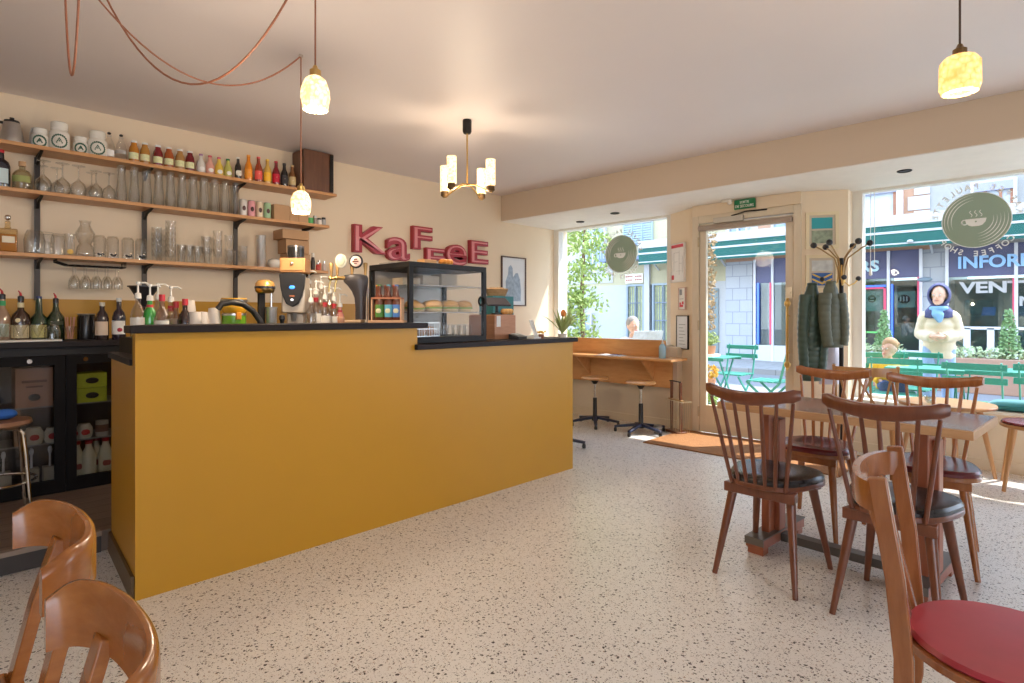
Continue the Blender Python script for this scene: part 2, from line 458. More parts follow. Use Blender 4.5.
# emergency exit sign
ex = thing('exit_sign', 'green emergency exit sign with white lettering above the door', 'sign', (-2.28, 5.56, 2.228))
MB().box(-.10, .10, -.005, .012, 0, .09).build('sign_plate', M('exit_green', (.0, .20, .07), .4), ex)
text('lettering', 'SORTIE', paperw, AX_STREET, (-.045, -.005, .052), .09, .024, .003, ex)
text('lettering', 'DE SECOURS', paperw, AX_STREET, (-.088, -.005, .014), .176, .026, .003, ex)
t = thing('emergency_light', 'small white emergency lamp on the soffit above the exit sign', 'lamp', (-2.42, 5.50, 2.324))
MB().box(-.06, .04, -.02, .03, -.018, 0).build('housing', trimw, t, bev=.004)
MB().lathe([(.001, -.05), (.02, -.045), (.026, -.03), (.02, -.018), (.001, -.018)], c=(.02, 0, 0)).build('lens', white_cer, t)

# ================================================================== BAR
t = thing('bar_counter', 'long mustard yellow bar counter with a black top, standing on the terrazzo floor', 'counter', (0, 0, 0))
MB().prism([(-2.83, .645), (-2.83, 2.10), (-3.53, 2.10), (-3.53, .70)], 0, .985).prism([(-2.83, .645), (-2.83, 2.10), (-2.90, 2.10), (-2.90, .651)], .985, 1.125).build('high_body', mustard, t, smooth=0)
MB().prism([(-2.83, 2.10), (-2.83, 3.60), (-3.53, 3.60), (-3.53, 2.10)], 0, .995).build('low_body', mustard, t, smooth=0)
MB().prism([(-2.80, .62), (-2.80, 2.16), (-3.18, 2.16), (-3.18, .78), (-2.95, .66), (-2.93, .625)], 1.125, 1.157).build('high_top', blacktop, t, bev=.003)
MB().prism([(-2.80, 2.08), (-2.80, 3.63), (-3.58, 3.63), (-3.58, 2.08)], .995, 1.027).build('low_top', blacktop, t, bev=.003)
MB().prism([(-2.90, .640), (-2.90, 2.08), (-3.56, 2.08), (-3.56, .692)], .985, 1.012).build('worktop', blacktop, t)
MB().prism([(-2.845, .632), (-3.53, .686), (-3.53, .70), (-2.845, .645)], 0, .10).build('end_baseboard', M('brown_baseboard', (.12, .075, .035), .4), t)
# back counter with glass-door fridges
FX = -4.50
t = thing('back_counter', 'black worktop running along the bar wall over the fridges', 'counter')
MB().box(WX + .014, FX + .03, -.9, 3.0, 1.005, 1.04).build('worktop', blacktop, t, bev=.003)
MB().box(WX + .014, FX, -.9, 3.0, .955, 1.005).build('apron', black, t)
MB().box(WX + .012, FX, 1.31, 3.0, .102, .955).build('cabinet_body', black, t)
# white tray on it
tag(MB().box(-4.78, -4.52, .30, .64, 1.04, 1.052).build('serving_tray', white_cer, None, bev=.003), 'flat white tray on the back worktop under the glass tumblers', 'tray')
fr_lab = ['black glass-door fridge holding cardboard boxes and cream jars, beside the chrome stool', 'black glass-door fridge holding red-capped milk bottles, beside the mustard bar end']
frm = M('fridge_black', (.008, .006, .005), .5, var=.2, spec=.1)
fin = M('fridge_liner', (.12, .095, .08), .5)
shel = M('fridge_shelf', (.32, .30, .28), .4, .3)
fgl = GLASS('fridge_glass', (.75, .75, .75), .6, .05, .04, 3)
fridge = []
for i, (y0, y1) in enumerate(((-.02, .655), (.655, 1.31))):
    t = thing('display_fridge', fr_lab[i], 'fridge', (FX, y0, .102)); fridge.append(t)
    w = y1 - y0
    MB().box(-.41, -.39, 0, w, 0, .85).box(-.39, -.03, 0, .02, 0, .85).box(-.39, -.03, w - .02, w, 0, .85).box(-.39, -.03, .02, w - .02, 0, .05).box(-.39, -.03, .02, w - .02, .83, .85).build('body', fin, t)
    for z in (.30, .53, ): MB().box(-.37, -.06, .02, w - .02, z, z + .008).build('inner_shelf', shel, t)
    d = MB().box(-.03, 0, .003, .055, .005, .85).box(-.03, 0, w - .055, w - .003, .005, .85).box(-.03, 0, .055, w - .055, .005, .085).box(-.03, 0, .055, w - .055, .795, .85).build('fridge_door', frm, t)
    MB().box(-.02, -.014, .055, w - .055, .085, .795).build('pane', fgl, d, smooth=0)
    kx = .50 if i == 0 else .10
    MB().lathe([(.001, 0), (.013, 0), (.013, .008), (.001, .008)]).build('lock', chrome, d, loc=(.0, kx, .822)).rotation_euler = (0, PI / 2, 0)
    # plinth
# ---------------- things inside the fridges
def boxy(name, label, cat, x0, x1, y0, y1, z0, z1, mat, group=None, bev=.002, parts=()):
    t = thing(name, label, cat, ((x0 + x1) / 2, (y0 + y1) / 2, z0), group=group)
    hx_, hy_ = (x1 - x0) / 2, (y1 - y0) / 2
    MB().box(-hx_, hx_, -hy_, hy_, 0, z1 - z0).build('box_body', mat, t, bev=bev)
    return t
lime = M('lime_box', (.55, .60, .03), .5)
fz = .102
for k, (z0, lb) in enumerate(((.64, 'lower lime green drink carton box on the top fridge shelf'), (.735, 'upper lime green drink carton box in the fridge, stacked on another'))):
    t = boxy('carton_box', lb, 'box', -4.72, -4.56, .72, .88, z0, z0 + .093, lime)
    MB().ball((.082, .0, .045), .028, (.1, 1.3, .7)).build('printed_mark', blackpl, t)
t = boxy('cardboard_box', 'printed brown cardboard box on the top shelf of the fridge by the chrome stool', 'box', -4.75, -4.56, .42, .60, .64, .88, M('dim_card', (.5, .27, .17), .8))
MB().ball((.097, 0, .06), .03, (.06, 1, .7)).build('printed_mark', blackpl, t)
MB().box(.094, .097, -.06, .06, .15, .165).box(.094, .097, -.04, .04, .12, .13).build('printed_lines', M('brown_print', (.14, .05, .03), .7), t)
boxy('wooden_board', 'brown wooden board leaning inside the fridge by the chrome stool', 'board', -4.64, -4.57, .415, .445, .41, .639, WOOD('brown_board', (.3, .15, .07), (.42, .22, .1), rough=.6))
creamjar = M('cream_jar', (.72, .65, .50), .4)
def jarround(label, x, y, z, r=.045, h=.085, group=None):
    t = thing('cream_jar', label, 'jar', (x, y, z), group=group)
    MB().lathe([(.001, 0), (r * .8, 0), (r, h * .25), (r, h * .7), (r * .75, h * .9), (r * .7, h), (.001, h)]).build('jar_body', creamjar, t)
    MB().ball((r * .97, 0, h * .45), .024, (.15, 1, .8)).build('logo_label', redcap, t)
    return t
jarround('round cream tub with red logo in the fridge by the chrome stool', -4.60, .51, .41, .05, .1)
jarround('cream tub with red logo half behind the door frame, fridge by the stool', -4.60, .60, .41, .04, .09)
jarround('round cream tub with a red logo on the middle shelf above the milk bottles', -4.60, .765, .41, .045, .09)
jarround('round cream tub with a red logo at the frame edge above the milk bottles', -4.60, .675 + .03, .41, .028, .08)
t = thing('tin_can', 'pale printed tin on the middle shelf above the milk bottles', 'tin', (-4.60, .86, .41))
MB().cyl((0, 0, 0), (0, 0, .1), .036).build('can_body', M('pale_tin', (.5, .45, .38), .4), t)
MB().tube([(0, 0, .03), (0, 0, .075)], .037, 16).build('label_band', M('brown_tin_label', (.2, .1, .07), .5), t)
milkm = M('milk', (.86, .80, .58), .35)
for k, (x, y) in enumerate(((-4.60, .725), (-4.58, .785), (-4.66, .84), (-4.60, .88))):
    t = thing('milk_bottle', ['milk bottle with red cap and red logo standing at the fridge door frame', 'front milk bottle with red cap and plain side in the lower fridge', 'milk bottle with red cap standing behind the front one', 'milk bottle with red cap half hidden by the bar end'][k], 'bottle', (x, y, fz + .05), group='milk bottles in the fridge')
    t.scale = (1.08, 1.08, 1.1)
    MB().lathe([(.001, 0), (.036, 0), (.038, .02), (.038, .12), (.03, .15), (.017, .185), (.016, .20), (.001, .20)]).build('bottle_body', milkm, t)
    MB().lathe([(.001, .20), (.019, .20), (.019, .22), (.001, .22)]).build('cap', redcap, t)
    if k != 1: MB().ball((.034, 0, .075), .022, (.25, 1, 1)).build('logo_label', M('faded_red', (.5, .12, .1), .5), t)
for k, y in enumerate((.37, .50, .59)):
    t = thing('juice_carton', ['cream striped carton at the bottom of the fridge behind the chrome stool leg', 'cream striped carton in the middle of the fridge floor', 'cream striped carton at the door frame on the fridge floor'][k], 'carton', (-4.60, y, fz + .05), group='cream cartons')
    MB().box(-.035, .035, -.035, .035, 0, .11).build('carton_body', M('cream_carton', (.6, .52, .38), .6), t, bev=.003)
    MB().cyl((0, 0, .11), (0, 0, .2), .006).ball((0, 0, .21), .012, (1, 1, 2)).build('straw', M('straw_white', (.8, .8, .8), .5), t)
# chrome stool behind the bar
t = thing('chrome_stool', 'bar stool with bent chrome legs and a wooden seat, standing in front of the fridge', 'stool', (-4.18, .30, .102))
MB().lathe([(.001, .50), (.15, .50), (.16, .51), (.155, .53), (.001, .535)], 24).build('seat', WOOD('stool_brown', (.22, .1, .05), (.3, .15, .08)), t)
for a in (45, 135, 225, 315):
    ca, sa = math.cos(R(a)), math.sin(R(a))
    MB().tube([(ca * .05, sa * .05, .485), (ca * .13, sa * .13, .485), (ca * .155, sa * .155, .46), (ca * .17, sa * .17, .35), (ca * .20, sa * .20, 0)], .009, 8).build('leg', chrome, t)
MB().ring(.175, .007, (0, 0, .20)).build('foot_ring', chrome, t)
tag(MB().ball((-4.16, .34, .665), .055, (1, 1, .5)).build('blue_cloth', M('blue_cloth', (.02, .12, .45), .7), None), 'folded blue cloth on the chrome stool seat', 'cloth')

# ================================================================== SHELVES
ST = (2.273, 1.988, 1.591)
slab = ['top wooden wall shelf carrying coffee jars and juice bottles', 'middle wooden wall shelf carrying beer glasses and cans', 'lowest wooden wall shelf carrying tumblers and a carafe']
for z, lb, ye in zip(ST, slab, (2.60, 2.53, 2.52)):
    t = thing('wall_shelf', lb, 'shelf', (0, 0, z))
    MB().box(WX + .03, -4.68, -.9, ye, -.024, 0).build('board', shelfw, t, bev=.002)
    for y in (.563, 1.177, 1.822, 2.394):
        if z > 2.1 and y > 2.2: continue
        MB().prism([(WX + .02, -.024), (-4.70, -.024), (-4.72, -.032), (-4.84, -.05), (WX + .035, -.085), (WX + .02, -.085)], y - .008, y + .008, 'y').build('bracket', black, t)
for k, (y, zb, zt) in enumerate(((.563, 1.30, 2.24), (1.177, 1.30, 1.96), (1.822, 1.30, 2.24), (2.394, 1.34, 1.95))):
    t = tag(MB().box(WX + .0125, WX + .03, y - .015, y + .015, zb, zt).build('shelf_rail', M('rail_black', (.03, .02, .016), .4), None),
            'black slotted shelf rail on the bar wall, ' + ['nearest the steel kettle', 'behind the upside-down logo tumblers', 'behind the drink cans', 'behind the cardboard boxes'][k], 'shelf rail', 'shelf rails')
# wood veneer speaker at the end of the top shelf
t = thing('speaker', 'square dark wood veneered speaker at the end of the top shelf under the ceiling', 'speaker', (-4.80, 2.435, ST[0]))
MB().box(-.11, .11, -.135, .135, 0, .345).build('cabinet_body', walnut, t, bev=.004)
MB().box(.1105, .116, .10, .134, .01, .335).build('speaker_grille', black, t)
SX = -4.78
# kettle
t = thing('gooseneck_kettle', 'steel gooseneck kettle with black lid on the top shelf', 'kettle', (SX, .425, ST[0]))
MB().lathe([(.001, 0), (.066, 0), (.067, .006), (.058, .05), (.050, .09), (.042, .132), (.001, .137)], 24).build('body', steel, t)
MB().lathe([(.001, .137), (.04, .137), (.038, .146), (.012, .15), (.012, .165), (.001, .167)], 16).build('lid', blackpl, t)
MB().tube([(.0, .055, .02), (.0, .078, .02), (-.0, .088, .05), (-.0, .090, .09), (.0, .098, .125)], [.009, .008, .007, .006, .005], 8).build('spout', steel, t)
MB().tube([(0, -.036, .125), (0, -.08, .13), (0, -.10, .10), (0, -.09, .04)], .009, 8).build('handle', blackpl, t)
# enamel coffee jars
def coffee_jar(y, r, h, label):
    t = thing('coffee_jar', label, 'jar', (SX, y, ST[0]))
    MB().lathe([(.001, 0), (r, 0), (r, h * .58), (r * .9, h * .66), (r * .78, h * .69), (r * .78, h * .73)], 24).build('jar_body', white_cer, t)
    MB().lathe([(.001, h * .73), (r * .82, h * .73), (r * .84, h * .78), (r * .80, h * .80), (r * .84, h * .83), (r * .82, h * .97), (r * .7, h), (.001, h)], 24).build('lid', white_cer, t)
    # printed wreath on the side facing the room
    n = MB(); cz = h * .31; rr = min(r * .72, h * .26)
    for i in range(22):
        a = 2 * PI * i / 22; u = rr * math.cos(a) / r; th = R(-8) + u
        n.ball((math.cos(th) * r, math.sin(th) * r, cz + rr * math.sin(a)), .0062, (.5, 1.1, 1.1), 6, 4)
    for u, z_ in ((-.2, 0), (0, 0), (.2, 0), (-.1, .3), (.1, .3), (0, .55), (-.3, -.3), (.3, -.3)):
        th = R(-8) + u * rr / r * 1.2
        n.ball((math.cos(th) * r, math.sin(th) * r, cz + rr * z_ * .8), .0048, (.5, 1, 1), 6, 4)
    n.build('printed_wreath', dkgreen, t)
coffee_jar(.562, .046, .130, 'small white coffee jar with green wreath print beside the kettle spout')
coffee_jar(.662, .056, .192, 'tallest white coffee jar with green wreath print on the top shelf')
coffee_jar(.775, .043, .122, 'small white coffee jar with green wreath print between two big ones')
coffee_jar(.868, .056, .180, 'big white coffee jar with green wreath print beside the clear bottles')

def bottle(name, label, loc, prof, gm, liquid=None, capm=None, cap=(.012, .012), lab=None, labz=(.03, .08), labr=None, cat='bottle', group=None, badge=None, n=16, rz=0):
    """prof: outer profile; liquid fill inside; cap on top; lab a wrap-around or round label"""
    t = thing(name, label, cat, loc, rz, group)
    if gm:
        MB().lathe([(.001, 0)] + prof + [(.001, prof[-1][1])], n).build('bottle_glass', gm, t)
    top = prof[-1]
    if capm: MB().lathe([(.001, top[1] - cap[1] * .5), (cap[0], top[1] - cap[1] * .5), (cap[0], top[1] + cap[1] * .5), (.001, top[1] + cap[1] * .5)], 12).build('cap', capm, t)
    rm = max(p[0] for p in prof)
    if lab:
        rr = (labr or rm) + .0012
        if badge:
            MB().ball((rr - .012, 0, (labz[0] + labz[1]) / 2), (labz[1] - labz[0]) / 2, (.5, .8, 1)).build('round_label', lab, t)
            MB().ball((rr - .009, 0, (labz[0] + labz[1]) / 2), (labz[1] - labz[0]) / 3.4, (.6, .8, .8)).build('label_emblem', badge, t)
        else:
            ma = MB(); vs = []
            for q in range(13):
                a = R(-22) + R(66) * (q / 6 - 1) - rz
                for ra, zz in ((rr - .002, labz[0]), (rr, labz[0]), (rr, labz[1]), (rr - .002, labz[1])): vs.append((ra * math.cos(a), ra * math.sin(a), zz))
            ma.add(vs, [(q * 4 + k, q * 4 + (k + 1) % 4, q * 4 + 4 + (k + 1) % 4, q * 4 + 4 + k) for q in range(12) for k in range(4)] + [(0, 1, 2, 3), (51, 50, 49, 48)])
            ma.build('paper_label', lab, t)
    return t
def LIQ(name, c, rough=.12): return M(name, c, rough, var=.12, spec=.6, coat=.5)
juice_prof = [(.029, 0), (.032, .008), (.032, .09), (.029, .112), (.019, .135), (.018, .155)]
jl = M('juice_label', (.75, .78, .45), .6, var=.3, vs=60)
jcols = [('orange', (.75, .28, .02)), ('amber', (.60, .28, .04)), ('dark red', (.28, .01, .015)), ('red-orange', (.55, .12, .02)), ('honey-coloured', (.58, .30, .08)), ('deep ruby', (.25, .012, .02))]
jwhere = ['next to the clear flip-top bottle', 'second in the juice row', 'between amber and red-orange juice', 'between two darker neighbours', 'beside the last ruby bottle', 'last of the juices before the sodas']
jcols = [(a_, tuple(q * .72 for q in b_)) for a_, b_ in jcols]
for (cn, c), y, wh in zip(jcols, (1.082, 1.15, 1.232, 1.303, 1.376, 1.444), jwhere):
    t = bottle('juice_bottle', f'{cn} juice bottle on the top shelf, {wh}', (SX, y, ST[0]), juice_prof, LIQ('juice_' + cn.replace(' ', '_'), c), capm=paperw, cap=(.019, .014), lab=jl, labz=(.03, .075), group='juice bottles on the top shelf')
lemon_prof = [(.025, 0), (.030, .01), (.032, .06), (.028, .09), (.016, .112), (.012, .14), (.013, .15)]
lem = [('clear', (.75, .72, .66), (.45, .25, .45)), ('pale pink', (.75, .38, .30), (.65, .12, .16)), ('yellow', (.78, .55, .08), (.6, .1, .2)), ('yellow-green', (.55, .55, .14), (.03, .2, .05))]
for (cn, c, bc), y in zip(lem, (1.521, 1.585, 1.65, 1.717)):
    bottle('lemonade_bottle', f'{cn} lemonade bottle with an oval label on the top shelf', (SX, y, ST[0]), lemon_prof, LIQ('lemonade_' + cn.replace(' ', '_'), c), capm=M('cap_' + cn.replace(' ', '_'), bc, .4, .3), cap=(.014, .014), lab=paperw, labz=(.018, .068), badge=M('emblem_' + cn.replace(' ', '_'), bc, .5), group='lemonade bottles on the top shelf')
long_prof = [(.026, 0), (.030, .008), (.030, .11), (.025, .138), (.014, .165), (.012, .195), (.014, .21)]
sod = [('black cola', (.012, .008, .008), (.8, .78, .7), 1, .84), ('orange', (.85, .26, .01), (.95, .35, .03), 0, 1), ('rust-red', (.35, .06, .02), (.85, .12, .10), 0, 1), ('yellow', (.70, .42, .08), (.95, .55, .03), 0, .97),
       ('crimson', (.22, .01, .02), (.6, .01, .04), 0, .96), ('black', (.012, .008, .01), (.04, .035, .04), 0, .94), ('brown beer-coloured', (.22, .09, .03), (.6, .45, .22), 0, .92)]
for (cn, c, lc, bd, s_), y in zip(sod, (1.79, 1.871, 1.951, 2.024, 2.095, 2.165, 2.235)):
    k = cn.replace(' ', '_')
    t = bottle('soda_bottle', f'{cn} soda bottle with {"a round pale" if bd else "a printed"} label on the top shelf', (SX + .01, y, ST[0]), [(a * s_ if s_ < .9 else a, b * s_) for a, b in long_prof], LIQ('soda_' + k, c), capm=M('scap_' + k, tuple(min(1, q * 1.2 + .02) for q in lc), .35, .4), cap=(.014, .014), lab=M('slab_' + k, lc, .5), labz=(.03, .10) if not bd else (.025, .085), badge=blackpl if bd else None, group='soda bottles on the top shelf')
    if not bd: MB().ball((.027, -.002, .075 * s_), .012, (.35, .9, 1.1), 8, 6).build('label_emblem', M('emblem_pale', (.85, .75, .6), .5), t)
# two clear flip-top bottles
for y, lb in ((.935, 'clear flip-top bottle with a white label beside the big coffee jar'), (1.005, 'clear flip-top bottle with an etched band beside the orange juice')):
    t = bottle('flip_top_bottle', lb, (SX, y, ST[0]), [(.032, 0), (.034, .01), (.034, .085), (.026, .12), (.013, .15), (.012, .175)], clear, lab=paperw if y < .95 else M('etched', (.45, .43, .4), .4), labz=(.02, .065) if y < .95 else (.05, .075))
    MB().ball((0, 0, .183), .012, (1, 1, .8)).build('stopper', blackpl, t)
    MB().ring(.014, .0015, (0, 0, .165)).build('wire_clip', steel, t)

# ---- glassware helpers
def gl_thin(prof, t=.002):
    """profile of a thin open glass: outside up, inside down"""
    base = prof[0][1]
    return [(.001, base)] + prof + [(max(.001, r - t), z) for r, z in reversed(prof) if z > base + .006] + [(.001, base + .008)]
def glass_mesh(kind):
    mb = MB()
    if kind == 'beer':     # tall, waisted, stood upside-down
        mb.lathe([(r, .225 - z) for r, z in gl_thin([(.026, 0), (.028, .012), (.022, .03), (.026, .09), (.034, .18), (.033, .225)])], 16)
    elif kind == 'wine':   # upside-down wine glass
        pr = gl_thin([(.033, 0), (.038, .02), (.040, .04), (.034, .07), (.012, .088)])
        mb.lathe([(.032, 0), (.038, .02), (.041, .04), (.034, .07), (.014, .088), (.004, .10), (.0035, .155), (.012, .162), (.034, .166), (.034, .168), (.003, .168), (.003, .10), (.010, .088), (.032, .069), (.039, .04), (.036, .02), (.031, 0)], 18)
    elif kind == 'tumbler':
        mb.lathe(gl_thin([(.028, 0), (.031, .006), (.034, .085)]), 16)
    elif kind == 'tumbler_down':
        mb.lathe([(r, .085 - z) for r, z in gl_thin([(.026, 0), (.031, .008), (.035, .02), (.036, .085)])], 16)
    elif kind == 'tall':
        mb.lathe(gl_thin([(.026, 0), (.028, .006), (.033, .13)]), 16)
    elif kind == 'flute':  # hanging upside-down
        mb.lathe([(.028, 0), (.028, -.002), (.004, -.008), (.003, -.06), (.012, -.075), (.024, -.10), (.027, -.13), (.024, -.155), (.022, -.155), (.025, -.13), (.022, -.102), (.010, -.078), (.001, -.07)], 14)
    elif kind == 'shot':
        mb.lathe(gl_thin([(.02, 0), (.022, .006), (.027, .065)]), 14)
    return mb
GM = {}
def glass(kind, name, label, group, loc, sc_=1):
    if kind not in GM:
        o = glass_mesh(kind).build(name, clear, None, smooth=40); GM[kind] = o
    else:
        o = GM[kind].copy(); col.objects.link(o)
        o.name = name
    o.location = loc; o.scale = sc_ if isinstance(sc_, tuple) else (sc_,) * 3
    return tag(o, label, 'glass', group)
random.seed(3)
# shelf 2
bottle('liquor_bottle', 'black liquor bottle with a pale blue label at the frame edge of the middle shelf', (SX, .372, ST[1]), [(.045, 0), (.047, .01), (.047, .14), (.04, .165), (.018, .185), (.016, .23)], LIQ('black_bottle', (.02, .02, .03)), capm=redcap, cap=(.018, .02), lab=M('pale_blue_label', (.55, .68, .70), .5), labz=(.03, .12))
t = bottle('gin_bottle', 'squat clear gin bottle with a round cork beside the black liquor bottle', (SX, .475, ST[1]), [(.045, 0), (.05, .01), (.05, .10), (.035, .125), (.016, .135), (.016, .17)], GLASS('gin_glass', (.82, .80, .66), .7, .03, .08, 1.6), capm=cork, cap=(.019, .03), lab=M('olive_label', (.35, .38, .12), .6), labz=(.05, .09), labr=.049)
for i, y in enumerate((.58, .678, .764)): glass('wine', 'wine_glass', 'stemmed wine glass standing upside-down on the middle shelf', 'upside-down wine glasses on the middle shelf', (SX, y, ST[1]), (1.1, 1.1, 1.26))
for i, y in enumerate((.86, .935)): glass('wine', 'wine_glass', 'stemmed wine glass standing upside-down on the middle shelf', 'upside-down wine glasses on the middle shelf', (SX, y, ST[1]), (1.0, 1.0, 1.15))
for i, y in enumerate((.55, .63, .82)): glass('wine', 'wine_glass', 'stemmed wine glass standing upside-down on the middle shelf', 'upside-down wine glasses on the middle shelf', (-4.86, y + .03, ST[1]), (1, 1, 1.15))
for r_, x in enumerate((-4.725, -4.82)):
    for k in range(11):
        y = .995 + k * .076 + r_ * .02
        if y > 1.80: continue
        glass('beer', 'beer_glass', 'tall clear beer glass upside-down in the rows on the middle shelf', 'tall beer glasses on the middle shelf', (x, y, ST[1]), (1, 1, 1.1))
cans = [('white', (.78, .74, .70)), ('pink', (.80, .38, .42)), ('cream and red', (.80, .68, .50)), ('pale green', (.38, .58, .36))]
for (cn, c), y in zip(cans, (1.815, 1.879, 1.943, 2.006)):
    t = thing('drink_can', f'{cn} slim drink can on the middle shelf', 'can', (-4.73, y, ST[1]), group='slim drink cans')
    MB().lathe([(.001, 0), (.022, 0), (.028, .008), (.028, .115), (.024, .128), (.001, .128)]).build('can_body', M('can_' + cn.replace(' ', '_'), c, .3, .2), t)
    MB().ring(.024, .002, (0, 0, .129)).build('rim', steel, t)
    MB().ball((.0275, -.004, .06), .014, (.15, 1, 1.4), 10, 6).build('printed_emblem', M('can_print', (.08, .03, .03), .5), t)
def carton(label, x0, x1, y0, y1, z0, z1):
    t = boxy('cardboard_box', label, 'box', x0, x1, y0, y1, z0, z1, cardb)
    hx_, hy_, h_ = (x1 - x0) / 2, (y1 - y0) / 2, z1 - z0
    MB().box(-hx_, hx_, -.004, .004, h_, h_ + .0015).build('tape', M('tape', (.62, .42, .25), .3), t)
    return t
carton('brown cardboard box beside the pale green can on the middle shelf', -4.84, -4.69, 2.045, 2.175, ST[1], ST[1] + .125)
carton('narrow brown cardboard box in the middle of three on the middle shelf', -4.84, -4.695, 2.18, 2.255, ST[1], ST[1] + .12)
carton('narrow brown cardboard box nearest the shelf end on the middle shelf', -4.84, -4.70, 2.26, 2.345, ST[1], ST[1] + .115)
tag(MB().lathe([(.001, 0), (.025, 0), (.03, .05), (.001, .055)]).build('green_cup', M('cup_green', (.05, .35, .08), .4), None, loc=(-4.72, 2.37, ST[1])), 'small green cup at the end of the middle shelf', 'cup')
for k, (y, c, h_, lb) in enumerate(((2.42, (.30, .24, .2), .075, 'brown spice tin on the middle shelf end behind the pendant shade'), (2.46, (.75, .7, .65), .06, 'small white jar beside the brown tin on the middle shelf'), (2.50, (.1, .1, .1), .07, 'small jar with black lid at the very end of the middle shelf'))):
    t = thing('small_jar', lb, 'jar', (-4.73, y, ST[1]))
    MB().lathe([(.001, 0), (.019, 0), (.02, .01), (.02, h_ * .75), (.001, h_ * .76)]).build('jar_body', M('jar_c%d' % k, (c[0] + .3 if k == 2 else c[0], c[1] + .3 if k == 2 else c[1], c[2] + .3 if k == 2 else c[2]), .3), t)
    MB().lathe([(.001, h_ * .76), (.017, h_ * .76), (.017, h_), (.001, h_)]).build('lid', blackpl if k else steel, t)
# shelf 3
z3 = ST[2]
t = thing('whisky_bottle', 'square whisky bottle with amber whisky and a cream label on the lowest shelf', 'bottle', (SX, .405, z3))
MB().box(-.04, .04, -.045, .045, 0, .15).lathe([(.02, .15), (.014, .165), (.014, .20)], 12).build('bottle_glass', GLASS('amber_clear', (.9, .8, .6), .6, .03, .06, 1.6), t, bev=.008)
MB().box(-.036, .036, -.041, .041, .006, .115).build('whisky', LIQ('whisky', (.55, .24, .04)), t, bev=.006)
MB().box(.041, .043, -.03, .03, .06, .10).build('label_band', M('cream_label', (.78, .70, .52), .6), t)
MB().ball((0, 0, .22), .018).build('stopper', chrome, t)
t = thing('glass_jug', 'round glass jug with a handle beside the whisky bottle on the lowest shelf', 'jug', (SX, .535, z3))
MB().lathe(gl_thin([(.045, 0), (.053, .01), (.056, .09), (.048, .13), (.036, .155)]), 20).build('jug_body', clear, t)
MB().tube([(0, .045, .09), (.0, .075, .08), (0, .075, .045), (0, .05, .025)], .006).build('handle', clear, t)
for y, s_ in ((.60, 1.25), (.655, 1.2)): glass('tumbler_down', 'tumbler', 'thick clear tumbler upside-down between the jug and the carafe', 'tumblers beside the jug', (SX, y, z3), (1.1, 1.1, 1.4 * s_))
t = thing('logo_glass', 'small clear glass with a yellow and black badge on the lowest shelf', 'glass', (SX, .715, z3))
MB().lathe(gl_thin([(.026, 0), (.028, .006), (.03, .15)]), 16).build('glass_body', clear, t)
MB().ball((.027, .0, .03), .018, (.2, 1, .9)).build('badge', M('yellow_badge', (.7, .45, .08), .4), t)
t = thing('glass_carafe', 'bulbous clear glass carafe with a flared lip on the lowest shelf', 'carafe', (SX, .80, z3))
MB().lathe(gl_thin([(.052, 0), (.056, .02), (.048, .065), (.034, .09), (.052, .13), (.056, .16), (.032, .205), (.028, .225), (.036, .245)]), 20).build('carafe_body', clear, t)
for k, y in enumerate((.881, .955, 1.044, 1.125)):
    t = thing('logo_tumbler', 'tumbler with a black printed logo upside-down, ' + ['nearest the carafe', 'second from the carafe', 'third from the carafe', 'in front of the shelf rail'][k], 'glass', (SX, y, z3), group='upside-down tumblers with black logos')
    MB().lathe([(r, .155 - z) for r, z in gl_thin([(.026, 0), (.031, .008), (.037, .02), (.036, .155)])], 16).build('glass_body', clear, t)
    m_ = MB()
    for a, b in ((-.012, .026), (.012, .026), (0, .02)): m_.ball((.033, a, b), .009, (.25, 1, .8), 8, 6)
    m_.build('printed_logo', black, t)
def stack(y, n, kind, lb, x=SX, s_=1.0, step=.041, nm='tumbler'):
    for k in range(n):
        glass(kind, nm, lb, lb, (x, y, z3 + k * step * s_), s_)
stack(1.224, 5, 'tumbler', 'clear tumbler in the short stack right of the second shelf rail')
stack(1.315, 6, 'tumbler', 'clear tumbler in the tallest glass stack on the lowest shelf', s_=1.05)
stack(1.27, 5, 'tumbler', 'clear tumbler in the stack behind the tallest one', x=-4.86)
for k, y in enumerate((1.385, 1.435, 1.49)): glass('shot', 'small_glass', 'small clear glass between the stacks on the lowest shelf', 'small glasses between the stacks', (SX, y, z3), (1.1, 1.1, 2.1))
for k, y in enumerate((1.41, 1.47, 1.53)): glass('shot', 'small_glass', 'small clear glass between the stacks on the lowest shelf', 'small glasses between the stacks', (-4.86, y, z3), (1.1, 1.1, 2.2))
stack(1.555, 2, 'tall', 'tall clear glass in the left of two stacked pairs on the lowest shelf', step=.085, nm='tall_glass')
stack(1.64, 3, 'tall', 'tall clear glass in the middle stack of tall glasses', step=.068, nm='tall_glass')
stack(1.60, 2, 'tall', 'tall clear glass in the rear stack beside the third rail', x=-4.87, step=.09, nm='tall_glass')
stack(1.725, 2, 'tall', 'tall clear glass in front of the third shelf rail', step=.11, nm='tall_glass')
stack(1.765, 2, 'tumbler', 'tumbler in the low stack right of the third shelf rail', x=-4.85, nm='tumbler')
stack(1.83, 3, 'tumbler', 'tumbler in the low front stack right of the third shelf rail', nm='tumbler', step=.04)
t0 = []
for k in range(7):
    o = tag(MB().lathe(gl_thin([(.028, 0), (.031, .006), (.036, .055), (.038, .06)]), 16).build('metal_cup', M('bright_steel', (.85, .84, .82), .32, .85), None, loc=(SX, 1.975, z3 + k * .034)) if k == 0 else t0[0].copy(), 'shiny metal cup in the tall stack beside the white bowl', 'cup', 'stacked metal cups')
    if k: col.objects.link(o); o.location = (SX, 1.975, z3 + k * .034)
    t0.append(o)
